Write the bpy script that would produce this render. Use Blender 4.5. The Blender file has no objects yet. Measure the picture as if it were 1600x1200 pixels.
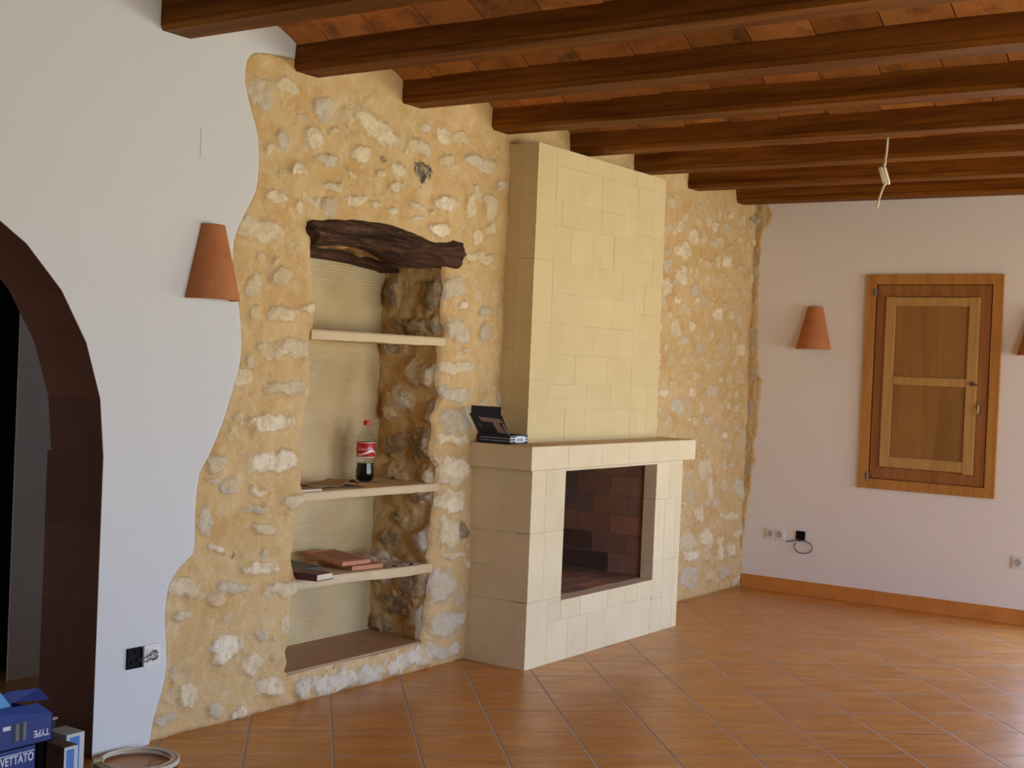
import bpy, math, random
import numpy as np
from mathutils import Vector, Matrix, Euler
from mathutils.geometry import tessellate_polygon
random.seed(7)
SC = bpy.context.scene
COL = SC.collection
D = 4.11      # plane of the stone wall (room is at y < D)
XC = 9.13     # plane of the shutter wall
YB = -3.2     # wall behind
XL = -3.0
ZT = 2.99

# ------------------------------------------------------------------ helpers
def tag(o, label=None, cat=None, group=None, kind=None):
    if label: o['label'] = label
    if cat: o['category'] = cat
    if group: o['group'] = group
    if kind: o['kind'] = kind
    return o
def empty(name, loc=(0, 0, 0), label=None, cat=None, group=None, kind=None):
    o = bpy.data.objects.new(name, None); COL.objects.link(o); o.location = loc
    o.empty_display_size = .1
    return tag(o, label, cat, group, kind)

class MB:
    def __init__(s): s.v = []; s.f = []; s.m = []; s.c = []
    def add(s, vs, fs, mi=0, col=None):
        b = len(s.v); s.v += [tuple(v) for v in vs]
        for f in fs: s.f.append(tuple(i + b for i in f)); s.m.append(mi)
        s.c += [col or (1, 1, 1)] * len(vs)
        return s
    def box(s, x0, x1, y0, y1, z0, z1, mi=0, col=None, M=None):
        vs = [Vector((x, y, z)) for x in (x0, x1) for y in (y0, y1) for z in (z0, z1)]
        if M is not None: vs = [M @ v for v in vs]
        return s.add(vs, [(0, 1, 3, 2), (4, 6, 7, 5), (0, 4, 5, 1), (2, 3, 7, 6), (0, 2, 6, 4), (1, 5, 7, 3)], mi, col)
    def prism(s, poly, a0, a1, ax='y', mi=0, col=None, M=None):
        def P(p, a):
            return Vector({'y': (p[0], a, p[1]), 'x': (a, p[0], p[1]), 'z': (p[0], p[1], a)}[ax])
        n = len(poly)
        vs = [P(p, a0) for p in poly] + [P(p, a1) for p in poly]
        if M is not None: vs = [M @ v for v in vs]
        fs = [(i, (i + 1) % n, n + (i + 1) % n, n + i) for i in range(n)]
        fs += [tuple(range(n - 1, -1, -1)), tuple(range(n, 2 * n))]
        return s.add(vs, fs, mi, col)
    def tube(s, pts, r, n=8, mi=0, closed=False, sy=1.0, col=None):
        pts = [Vector(p) for p in pts]; m = len(pts); rings = []
        up = Vector((0.13, 0.31, 0.94)).normalized()
        for i, p in enumerate(pts):
            a = pts[i - 1] if (i > 0 or closed) else p
            b = pts[(i + 1) % m] if (i < m - 1 or closed) else p
            t = (b - a).normalized()
            u = t.cross(up)
            u = u.normalized() if u.length > 1e-4 else Vector((1, 0, 0))
            w = u.cross(t)
            rr = r[i] if isinstance(r, (list, tuple)) else r
            rings.append([p + (u * math.cos(k * 2 * math.pi / n) + w * sy * math.sin(k * 2 * math.pi / n)) * rr for k in range(n)])
        vs = [v for R in rings for v in R]; fs = []
        for i in range(m if closed else m - 1):
            j = (i + 1) % m
            for k in range(n):
                fs.append((i * n + k, i * n + (k + 1) % n, j * n + (k + 1) % n, j * n + k))
        if not closed:
            fs.append(tuple(range(n - 1, -1, -1))); fs.append(tuple((m - 1) * n + k for k in range(n)))
        return s.add(vs, fs, mi, col)
    def lathe(s, prof, n=32, c=(0, 0, 0), mi=0, cap=True, col=None):
        vs = []; fs = []; m = len(prof)
        for r, z in prof:
            for k in range(n):
                a = k * 2 * math.pi / n
                vs.append((c[0] + r * math.cos(a), c[1] + r * math.sin(a), c[2] + z))
        for i in range(m - 1):
            for k in range(n):
                fs.append((i * n + k, i * n + (k + 1) % n, (i + 1) * n + (k + 1) % n, (i + 1) * n + k))
        if cap:
            fs.append(tuple(range(n - 1, -1, -1))); fs.append(tuple((m - 1) * n + k for k in range(n)))
        return s.add(vs, fs, mi, col)
    def build(s, name, mats, parent=None, smooth=False, bevel=0, seg=2, ang=30, loc=None, color=False):
        me = bpy.data.meshes.new(name); me.from_pydata(s.v, [], s.f)
        if not isinstance(mats, (list, tuple)): mats = [mats]
        for m in mats: me.materials.append(m)
        me.polygons.foreach_set('material_index', s.m)
        if color:
            at = me.color_attributes.new('tint', 'FLOAT_COLOR', 'POINT')
            at.data.foreach_set('color', [c for q in s.c for c in (q[0], q[1], q[2], 1)])
        me.update()
        o = bpy.data.objects.new(name, me); COL.objects.link(o)
        if parent: o.parent = parent
        if loc: o.location = loc
        if smooth:
            me.polygons.foreach_set('use_smooth', [True] * len(me.polygons))
            if smooth == 'auto': me.set_sharp_from_angle(angle=math.radians(ang))
        if bevel:
            b = o.modifiers.new('bevel', 'BEVEL'); b.width = bevel; b.segments = seg; b.limit_method = 'ANGLE'; b.angle_limit = math.radians(35)
        return o

def wrap_text(txt, size, shear=0, extrude=0.0004, bold=0.0):
    """font outline as plain vertices and faces, centred, in its own x/y plane"""
    cu = bpy.data.curves.new('lettering', 'FONT'); cu.body = txt; cu.size = size; cu.shear = shear
    cu.extrude = extrude; cu.offset = bold; cu.align_x = 'CENTER'; cu.align_y = 'CENTER'; cu.resolution_u = 3
    ob = bpy.data.objects.new('lettering', cu); COL.objects.link(ob)
    dg = bpy.context.evaluated_depsgraph_get(); dg.update()
    me = bpy.data.meshes.new_from_object(ob.evaluated_get(dg))
    vs = [v.co.copy() for v in me.vertices]; fs = [tuple(p.vertices) for p in me.polygons]
    bpy.data.objects.remove(ob); bpy.data.curves.remove(cu); bpy.data.meshes.remove(me)
    return vs, fs

# numpy noise
def _h(ix, iy, seed):
    n = (ix.astype(np.int64) * 374761393 + iy.astype(np.int64) * 668265263 + seed * 1442695041) & 0x7fffffff
    n = ((n ^ (n >> 13)) * 1274126177) & 0x7fffffff
    return ((n ^ (n >> 16)) & 0xffff) / 65535.0
def vnoise(x, y, seed=0):
    x = np.asarray(x, float); y = np.asarray(y, float)
    ix = np.floor(x); iy = np.floor(y); fx = x - ix; fy = y - iy
    fx = fx * fx * (3 - 2 * fx); fy = fy * fy * (3 - 2 * fy)
    a = _h(ix, iy, seed); b = _h(ix + 1, iy, seed); c = _h(ix, iy + 1, seed); d = _h(ix + 1, iy + 1, seed)
    return (a * (1 - fx) + b * fx) * (1 - fy) + (c * (1 - fx) + d * fx) * fy - .5
def fbm(x, y, seed=0, oct=4):
    t = 0; a = 1.0; f = 1.0
    for k in range(oct):
        t = t + a * vnoise(x * f, y * f, seed + k * 17); a *= .5; f *= 2.03
    return t
def np_obj(name, V, F, mats, parent=None, mi=None, smooth=True, attrs=None, cols=None):
    me = bpy.data.meshes.new(name)
    me.from_pydata(V.tolist(), [], F.tolist())
    for m in (mats if isinstance(mats, (list, tuple)) else [mats]): me.materials.append(m)
    if mi is not None: me.polygons.foreach_set('material_index', mi.astype(np.int32))
    for k, a in (attrs or {}).items():
        at = me.attributes.new(k, 'FLOAT', 'POINT'); at.data.foreach_set('value', a.astype(np.float32))
    for k, a in (cols or {}).items():
        at = me.color_attributes.new(k, 'FLOAT_COLOR', 'POINT')
        at.data.foreach_set('color', np.concatenate([a, np.ones((len(a), 1))], 1).astype(np.float32).ravel())
    if smooth: me.polygons.foreach_set('use_smooth', [True] * len(me.polygons))
    me.update()
    o = bpy.data.objects.new(name, me); COL.objects.link(o)
    if parent: o.parent = parent
    return o
def grid_faces(nu, nv):
    i = np.arange((nu - 1) * (nv - 1)); a = i // (nv - 1); b = i % (nv - 1)
    q = a * nv + b
    return np.stack([q, q + nv, q + nv + 1, q + 1], 1)

# ------------------------------------------------------------------ materials
class NT:
    def __init__(s, name, rough=.6, spec=.5):
        s.m = bpy.data.materials.new(name); s.m.use_nodes = True
        s.t = s.m.node_tree; s.p = s.t.nodes['Principled BSDF']
        s.p.inputs['Roughness'].default_value = rough
        s.p.inputs['Specular IOR Level'].default_value = spec
    def n(s, typ, ins=None, **pr):
        nd = s.t.nodes.new('ShaderNode' + typ)
        for k, v in pr.items(): setattr(nd, k, v)
        for k, v in (ins or {}).items():
            if isinstance(v, bpy.types.NodeSocket): s.t.links.new(v, nd.inputs[k])
            else: nd.inputs[k].default_value = v
        return nd
    def pos(s, scale=(1, 1, 1), rot=(0, 0, 0), src='obj'):
        tc = s.n('TexCoord').outputs['Object'] if src == 'obj' else s.n('NewGeometry').outputs['Position']
        return s.n('Mapping', {'Vector': tc, 'Scale': scale, 'Rotation': rot}).outputs[0]
    def noise(s, vec, scale, detail=4, rough=.55, dist=0):
        return s.n('TexNoise', {'Vector': vec, 'Scale': scale, 'Detail': detail, 'Roughness': rough, 'Distortion': dist}).outputs['Fac']
    def ramp(s, f, stops):
        r = s.n('ValToRGB', {'Fac': f}); e = r.color_ramp.elements
        while len(e) < len(stops): e.new(.5)
        for a, (p, c) in zip(e, stops):
            a.position = p; a.color = (c[0], c[1], c[2], 1) if isinstance(c, tuple) else (c, c, c, 1)
        return r.outputs['Color']
    def mix(s, f, a, b, mode='MIX'):
        def C(x): return x if isinstance(x, bpy.types.NodeSocket) else (x[0], x[1], x[2], 1)
        nd = s.n('Mix', data_type='RGBA', blend_type=mode)
        for idx, v in ((0, f), (6, C(a)), (7, C(b))):
            if isinstance(v, bpy.types.NodeSocket): s.t.links.new(v, nd.inputs[idx])
            else: nd.inputs[idx].default_value = v
        return nd.outputs[2]
    def math(s, op, a, b=0.0, c=0.0):
        nd = s.n('Math', operation=op)
        for i, v in enumerate((a, b, c)):
            if isinstance(v, bpy.types.NodeSocket): s.t.links.new(v, nd.inputs[i])
            else: nd.inputs[i].default_value = v
        return nd.outputs[0]
    def color(s, c):
        if isinstance(c, bpy.types.NodeSocket): s.t.links.new(c, s.p.inputs['Base Color'])
        else: s.p.inputs['Base Color'].default_value = (c[0], c[1], c[2], 1)
        return s
    def rough(s, c):
        s.t.links.new(c, s.p.inputs['Roughness']); return s
    def bump(s, h, strength=.5, dist=.01, prev=None):
        b = s.n('Bump', {'Height': h, 'Strength': strength, 'Distance': dist})
        if prev is not None: s.t.links.new(prev, b.inputs['Normal'])
        s.t.links.new(b.outputs[0], s.p.inputs['Normal']); return b.outputs[0]

def flat(name, c, rough=.5, spec=.5, metal=0):
    n = NT(name, rough, spec); n.color(c); n.p.inputs['Metallic'].default_value = metal; return n.m
def noisy(name, c1, c2, scale=6, rough=.7, spec=.3, bs=40, bstr=.3, bd=.004, stretch=(1, 1, 1), detail=5, tint=False, src='obj'):
    n = NT(name, rough, spec); v = n.pos(stretch, src=src)
    f = n.noise(v, scale, detail, .6)
    c = n.ramp(f, [(.3, c1), (.7, c2)])
    if tint: c = n.mix(1.0, c, n.n('VertexColor', layer_name='tint').outputs[0], 'MULTIPLY')
    n.color(c)
    if bstr: n.bump(n.noise(v, bs, 5, .65), bstr, bd)
    return n.m

def mat_plaster(name, c):
    n = NT(name, .75, .25); v = n.pos()
    f = n.noise(v, 1.3, 3); g = n.noise(v, 9, 4)
    a = n.mix(n.math('MULTIPLY', f, .5), c, tuple(x * .93 for x in c))
    n.color(n.mix(n.math('MULTIPLY', g, .25), a, tuple(x * .95 for x in c)))
    b = n.bump(n.noise(v, 5, 3, .5), .25, .02)
    n.bump(n.noise(v, 70, 3, .6), .12, .003, b)
    return n.m
M = {}
M['white'] = mat_plaster('white_lime_plaster', (.68, .715, .735))
M['white2'] = mat_plaster('white_plaster_shutter_wall', (.86, .85, .855))

def mat_stone():
    n = NT('rubble_stone_and_mortar', .85, .2); v = n.pos()
    sd = n.n('Attribute', attribute_name='sd').outputs['Fac']
    tint = n.n('Attribute', attribute_name='stone_tint').outputs['Color']
    e1 = n.noise(v, 17, 6, .7); e2 = n.noise(v, 90, 3, .6)
    k = n.math('ADD', sd, n.math('MULTIPLY', n.math('SUBTRACT', e1, .5), 1.7))
    k = n.math('ADD', k, n.math('MULTIPLY', n.math('SUBTRACT', e2, .5), .4))
    mask = n.ramp(k, [(.10, 0.0), (.28, 1.0)])
    m1 = n.noise(v, 2.2, 4); m2 = n.noise(v, 14, 5, .65); m3 = n.noise(v, 45, 4, .65)
    mort = n.ramp(m1, [(.32, (.60, .415, .185)), (.68, (.68, .50, .255))])
    mort = n.mix(n.ramp(m2, [(.50, 0.0), (.68, .6)]), mort, (.72, .59, .37))
    m4 = n.noise(v, 6.5, 6, .75)
    mort = n.mix(n.ramp(m4, [(.50, 0.0), (.64, .75)]), mort, (.57, .35, .13))
    mort = n.mix(n.ramp(m3, [(.60, 0.0), (.74, .35)]), mort, (.42, .27, .13))
    s1 = n.noise(v, 30, 6, .7)
    st = n.mix(n.ramp(s1, [(.34, .5), (.46, 0.0)]), tint, (.40, .33, .22))
    st = n.mix(n.ramp(s1, [(.54, 0.0), (.62, .5)]), st, (.84, .77, .62))
    st = n.mix(n.ramp(n.noise(v, 75, 5, .8), [(.34, .6), (.43, 0.0)]), st, (.30, .23, .15))
    st = n.mix(n.ramp(n.noise(v, 11, 3), [(.45, 0.0), (.68, .75)]), st, (.68, .52, .29))
    fl = n.ramp(n.noise(v, 19, 6, .8), [(.545, 0.0), (.60, 1.0)])
    nearby = n.ramp(sd, [(0.0, 0.35), (.2, 1.0)])
    mort = n.mix(n.math('MULTIPLY', fl, n.math('MULTIPLY', nearby, .75)), mort, (.78, .69, .50))
    pit = n.ramp(n.noise(n.pos((1, 1, 1.6)), 33, 5, .8), [(.625, 0.0), (.68, 1.0)])
    allc = n.mix(mask, mort, st)
    n.color(n.mix(n.math('MULTIPLY', pit, .6), allc, (.20, .14, .085)))
    bb = n.bump(n.noise(v, 60, 5, .7), .55, .004, n.bump(n.noise(v, 9, 5, .7), .45, .02))
    b2 = n.bump(n.math('MULTIPLY', mask, n.math('ADD', .25, n.noise(v, 20, 6, .8))), .5, .012, bb)
    return n.m
M['stone'] = mat_stone()

def mat_mares(name, a, b, bs=.35):
    n = NT(name, .85, .2); v = n.pos()
    f = n.noise(v, 5, 4, .6); g = n.noise(v, 45, 4, .7); h = n.noise(v, 2.0, 2)
    c = n.ramp(f, [(.3, a), (.7, b)])
    c = n.mix(n.ramp(g, [(.62, 0.0), (.8, .35)]), c, tuple(x * .72 for x in a))
    st = n.noise(n.pos((1, 1, .15)), 24, 3)
    c = n.mix(n.ramp(st, [(.60, 0.0), (.75, .18)]), c, (.5, .45, .36))
    c = n.mix(1.0, c, n.n('VertexColor', layer_name='tint').outputs[0], 'MULTIPLY')
    n.color(c); n.bump(n.noise(v, 110, 4, .7), bs, .002)
    return n.m
M['mares'] = mat_mares('yellow_sandstone_block', (.68, .565, .31), (.73, .615, .36))
M['mares2'] = mat_mares('pale_sandstone_block', (.74, .645, .43), (.80, .71, .50))
M['joint'] = noisy('mortar_joint', (.40, .34, .24), (.58, .5, .36), 14, .9)
M['nplaster'] = None
def mat_nplaster():
    n = NT('trowelled_cream_plaster', .7, .3); v = n.pos()
    c = n.ramp(n.noise(v, 2.5, 3), [(.3, (.62, .47, .24)), (.7, (.68, .56, .35))])
    w = n.n('TexWave', {'Vector': n.pos((.25, .25, 1)), 'Scale': 22, 'Distortion': 5, 'Detail': 3, 'Detail Scale': 1.2}, wave_type='BANDS', bands_direction='Z').outputs['Fac']
    a = n.ramp(n.noise(v, 3.2, 2), [(.42, 0.0), (.6, 1.0)])
    n.color(c); n.bump(n.math('MULTIPLY', w, a), .55, .012, n.bump(n.noise(v, 12, 4), .3, .012))
    return n.m
M['nplaster'] = mat_nplaster()
M['shelf'] = noisy('cream_stone_shelf', (.66, .53, .33), (.72, .60, .40), 8, .8, .2, 50, .4, .004)
M['nfloor'] = noisy('brown_ceramic_niche_floor', (.40, .26, .155), (.47, .31, .19), 10, .6, .3, 90, .2, .002)

def mat_wood(name, dark, mid, lite, ax=1, rough=.42, ring=16, knots=True, spec=.5):
    n = NT(name, rough, spec)
    st = [1, 1, 1]; st[ax] = .07
    v = n.pos(tuple(st), src='pos')
    g = n.noise(v, ring, 5, .6, .6); h = n.noise(v, ring * 4.5, 3, .6)
    c = n.ramp(g, [(.28, dark), (.5, mid), (.72, lite)])
    c = n.mix(n.ramp(h, [(.5, 0.0), (.75, .45)]), c, dark)
    if knots:
        st2 = [1, 1, 1]; st2[ax] = .45
        vo = n.n('TexVoronoi', {'Vector': n.pos(tuple(st2), src='pos'), 'Scale': 3.1}).outputs['Distance']
        c = n.mix(n.ramp(vo, [(.05, .85), (.13, 0.0)]), c, tuple(x * .3 for x in dark))
    n.color(c); n.bump(h, .12, .002)
    return n.m
M['beam'] = mat_wood('varnished_pine_beam', (.085, .027, .004), (.175, .064, .010), (.28, .11, .018), 1, .6, 16, True, .07)
M['casing'] = mat_wood('orange_pine_casing', (.36, .155, .03), (.48, .22, .045), (.56, .28, .065), 2, .4, 22)
M['sash'] = mat_wood('reddish_pine_sash', (.24, .085, .022), (.34, .13, .036), (.40, .165, .05), 2, .4, 22)
M['stile'] = mat_wood('pale_oak_stile', (.40, .225, .07), (.50, .29, .095), (.56, .34, .12), 2, .38, 24, False)
M['panel'] = mat_wood('brown_oak_panel', (.22, .105, .024), (.31, .155, .038), (.37, .19, .05), 2, .5, 9, False)

def mat_log(name):
    n = NT(name, .8, .25)
    v = n.pos((.12, 1, 1)); g = n.noise(v, 26, 6, .7, 1.2); f = n.noise(n.pos((.35, 1, 1)), 7, 4)
    c = n.ramp(g, [(.34, (.012, .006, .004)), (.5, (.075, .034, .018)), (.68, (.20, .10, .052))])
    c = n.mix(n.ramp(f, [(.5, 0.0), (.7, .6)]), c, (.13, .045, .022))
    n.color(c); n.bump(g, 1.0, .03)
    return n.m
M['log'] = mat_log('old_dark_timber')

def mat_terra(name, a, b, c3, tint=False, rough=.75):
    n = NT(name, rough, .3); v = n.pos()
    c = n.ramp(n.noise(v, 7, 5, .65), [(.3, a), (.7, b)])
    c = n.mix(n.ramp(n.noise(v, 19, 5, .7), [(.60, 0.0), (.75, .4)]), c, c3)
    if name == 'clay_ceiling_tile': c = n.mix(n.ramp(n.noise(v, 5.5, 5, .7), [(.50, 0.0), (.66, .75)]), c, c3)
    if tint: c = n.mix(1.0, c, n.n('VertexColor', layer_name='tint').outputs[0], 'MULTIPLY')
    n.color(c); n.bump(n.noise(v, 60, 4, .7), .25, .003)
    return n.m
M['terra'] = mat_terra('terracotta_lamp', (.40, .14, .048), (.50, .20, .075), (.56, .32, .16))
M['vault'] = mat_terra('clay_ceiling_tile', (.42, .16, .04), (.58, .24, .06), (.13, .065, .03), True)
M['archtile'] = mat_terra('dark_brown_clay_tile', (.115, .046, .027), (.15, .065, .038), (.09, .04, .025), True)
M['brick'] = mat_terra('firebrick', (.33, .22, .165), (.43, .30, .22), (.22, .16, .13), True, .9)
M['basetile'] = mat_terra('clay_skirting_tile', (.56, .22, .05), (.66, .28, .07), (.46, .19, .05), False, .4)

def mat_floor():
    n = NT('glazed_clay_floor_tile', .3, .62)
    th = math.radians(42.75); T = .3425
    g = n.n('NewGeometry').outputs['Position']
    sx = n.n('SeparateXYZ', {'Vector': g})
    x, y = sx.outputs[0], sx.outputs[1]
    u = n.math('ADD', n.math('MULTIPLY', x, math.cos(th)), n.math('MULTIPLY', y, math.sin(th)))
    w = n.math('ADD', n.math('MULTIPLY', x, -math.sin(th)), n.math('MULTIPLY', y, math.cos(th)))
    # u-lines cross at t = .735x+.678y ; w-lines at -.678x+.735y
    uu = n.math('DIVIDE', n.math('SUBTRACT', u, UO), T); ww = n.math('DIVIDE', n.math('SUBTRACT', w, WO), T)
    fu = n.math('FRACT', uu); fw = n.math('FRACT', ww)
    du = n.math('MINIMUM', fu, n.math('SUBTRACT', 1.0, fu)); dw = n.math('MINIMUM', fw, n.math('SUBTRACT', 1.0, fw))
    dd = n.math('MINIMUM', du, dw)
    gr = n.ramp(dd, [(.011, 1.0), (.017, 0.0)])
    cell = n.n('CombineXYZ', {'X': n.math('FLOOR', uu), 'Y': n.math('FLOOR', ww)})
    wn = n.n('TexWhiteNoise', {'Vector': cell.outputs[0]}, noise_dimensions='3D')
    off = n.n('VectorMath', {0: wn.outputs['Color'], 1: (9, 9, 9)}, operation='MULTIPLY').outputs[0]
    loc = n.n('CombineXYZ', {'X': u, 'Y': n.math('MULTIPLY', w, 1.0)}).outputs[0]
    loc = n.n('VectorMath', {0: loc, 1: off}, operation='ADD').outputs[0]
    ml = n.n('Mapping', {'Vector': loc, 'Scale': (5.5, 1.0, 1)}).outputs[0]
    f = n.noise(ml, 3.2, 5, .6, .8)
    c = n.ramp(f, [(.28, (.44, .165, .022)), (.5, (.57, .245, .042)), (.72, (.69, .35, .085))])
    c = n.mix(n.math('MULTIPLY', wn.outputs['Value'], .30), c, (.44, .165, .03))
    c = n.mix(n.ramp(n.noise(ml, 30, 3), [(.62, 0.0), (.8, .3)]), c, (.30, .10, .03))
    n.color(n.mix(gr, c, (.38, .31, .275)))
    n.rough(n.mix(gr, n.ramp(n.noise(g, 4, 3), [(.3, .28), (.7, .40)]), (.8, .8, .8)))
    b = n.bump(n.math('SUBTRACT', 1.0, gr), .5, .003)
    n.bump(n.noise(ml, 4, 3), .12, .006, b)
    return n.m
_th = math.radians(42.75)
# one tile corner known on the floor: where grout line w = -.814 meets u = 5.235
UO = 5.235; WO = -.818
M['floor'] = mat_floor()
M['dark'] = flat('unlit_dark', (.02, .02, .02), .9, .1)  # near-black wall colour paints the darkness of the room past the doorway
M['blackpl'] = flat('black_plastic', (.006, .006, .007), .7, .15)
M['socket'] = flat('white_socket_plastic', (.78, .77, .76), .3)
M['socket2'] = flat('socket_grey_recess', (.50, .49, .49), .4)
M['metal'] = flat('dull_steel', (.22, .20, .18), .5, .5, 1)
M['brass'] = flat('aged_brass', (.42, .33, .17), .35, .5, 1)
M['cream'] = flat('cream_cable', (.66, .60, .47), .45)
M['cream2'] = flat('pale_cable', (.74, .68, .52), .45)
M['wire'] = flat('dark_wire', (.10, .09, .09), .5)

# ------------------------------------------------------------------ setting
b = MB(); b.box(XL - .3, XC + .3, YB - .3, 7.2, -.12, 0)
tag(b.build('floor', M['floor']), kind='structure')

# outline between the white plaster (left) and the bare stone (right): z -> x
OUT = [(0, 3.575), (.045, 3.582), (.089, 3.590), (.14, 3.606), (.185, 3.624), (.235, 3.638), (.284, 3.646), (.34, 3.645), (.401, 3.640), (.46, 3.632),
       (.531, 3.630), (.58, 3.635), (.619, 3.642), (.655, 3.665), (.691, 3.699), (.715, 3.735), (.736, 3.766), (.78, 3.772), (.828, 3.771), (.90, 3.768),
       (.959, 3.770), (1.02, 3.775), (1.063, 3.782), (1.10, 3.805), (1.135, 3.830), (1.20, 3.865), (1.258, 3.894), (1.33, 3.922), (1.405, 3.948),
       (1.47, 3.970), (1.527, 3.985), (1.57, 3.989), (1.621, 3.987), (1.69, 3.978), (1.755, 3.966), (1.83, 3.94), (1.912, 3.921), (1.97, 3.919), (2.024, 3.922),
       (2.08, 3.94), (2.131, 3.967), (2.19, 4.004), (2.247, 4.035), (2.30, 4.046), (2.357, 4.048), (2.42, 4.045), (2.477, 4.037), (2.53, 4.018), (2.578, 3.995),
       (2.63, 3.972), (2.69, 3.951), (2.74, 3.948), (2.785, 3.957), (2.81, 3.975), (2.826, 4.0), (2.838, 4.06), (2.845, 4.124), (2.852, 4.238), (ZT, 4.25)]
oz = [p[0] for p in OUT]; ox = [p[1] for p in OUT]
YP = D - .016      # face of the plaster
AR, ACX, ACZ = .98, 2.31, 1.15     # arch radius and centre
def arch_pts(R, x_half=None):
    pts = [(ACX + R, 0), (ACX + R, ACZ)]
    for k in range(1, 14):
        a = k * math.pi / 14; pts.append((ACX + R * math.cos(a), ACZ + R * math.sin(a)))
    return pts + [(ACX - R, ACZ), (ACX - R, 0)]
# flat plaster: outer polygon running round the arch opening
prof = [(-.024, 0), (-.014, .0012), (-.008, .0035), (-.003, .008), (0, .014), (.001, .024)]
left = [(x + prof[0][0], z) for z, x in OUT]
poly = arch_pts(AR)[::-1]      # left foot -> right foot
ring = [(XL, 0)] + poly + left + [(XL, ZT)]
tris = tessellate_polygon([[Vector((x, z, 0)) for x, z in ring]])
mb = MB()
mb.add([(x, YP, z) for x, z in ring], [(a, b_, c) for a, b_, c in tris])
vs = []; n = len(prof)
for z, x in OUT:
    for dx, dy in prof: vs.append((x + dx, YP + dy, z))
mb.add(vs, [(i * n + k, i * n + k + 1, (i + 1) * n + k + 1, (i + 1) * n + k) for i in range(len(OUT) - 1) for k in range(n - 1)])
# hallway face of the same wall and its body above the arch
YH = 4.40
ring2 = [(XL, 0)] + poly + [(4.30, 0), (4.30, ZT), (XL, ZT)]
tris2 = tessellate_polygon([[Vector((x, z, 0)) for x, z in ring2]])
mb.add([(x, YH, z) for x, z in ring2], [(a, b_, c) for a, b_, c in tris2])
P2 = arch_pts(AR)
mb.add([(x, YP, z) for x, z in P2] + [(x, YH, z) for x, z in P2], [(i, i + 1, len(P2) + i + 1, len(P2) + i) for i in range(len(P2) - 1)])
wallA = tag(mb.build('wall_left', M['white'], smooth='auto'), kind='structure')

# clay tiles lining the arch
mb = MB()
rr = random.Random(3)
def seg(p, q, t, off, y0, y1, col):
    (x0, z0), (x1, z1) = p, q
    dx, dz = x1 - x0, z1 - z0; L = math.hypot(dx, dz); nx, nz = -dz / L, dx / L   # towards the opening
    if nx * (ACX - x0) + nz * (ACZ * .8 - z0) < 0: nx, nz = -nx, -nz
    g = -.0008
    a = (x0 + dx / L * g, z0 + dz / L * g); c = (x1 - dx / L * g, z1 - dz / L * g)
    quad = [(a[0] - nx * t, a[1] - nz * t), (c[0] - nx * t, c[1] - nz * t), (c[0] + nx * off, c[1] + nz * off), (a[0] + nx * off, a[1] + nz * off)]
    mb.prism(quad, y0, y1, 'y', 0, col)
PT = []
zz = [0, .29, .58, .87, 1.15]
for a, b_ in zip(zz[:-1], zz[1:]): PT.append(((ACX + AR, a), (ACX + AR, b_)))
NA = 14
ap = [(ACX + AR * math.cos(k * math.pi / NA), ACZ + AR * math.sin(k * math.pi / NA)) for k in range(NA + 1)]
PT += list(zip(ap[:-1], ap[1:]))
for a, b_ in zip(zz[:-1], zz[1:]): PT.append(((ACX - AR, a), (ACX - AR, b_)))
for i, (p, q) in enumerate(PT):
    t = rr.uniform(.8, 1.15)
    seg(p, q, .02, rr.uniform(.0004, .0022), YP + .003, YH + (.03 if i < 4 or i >= len(PT) - 4 else .008), (t, t, t))
tag(mb.build('trim_1', M['archtile'], color=True, bevel=.002), kind='structure')

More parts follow.
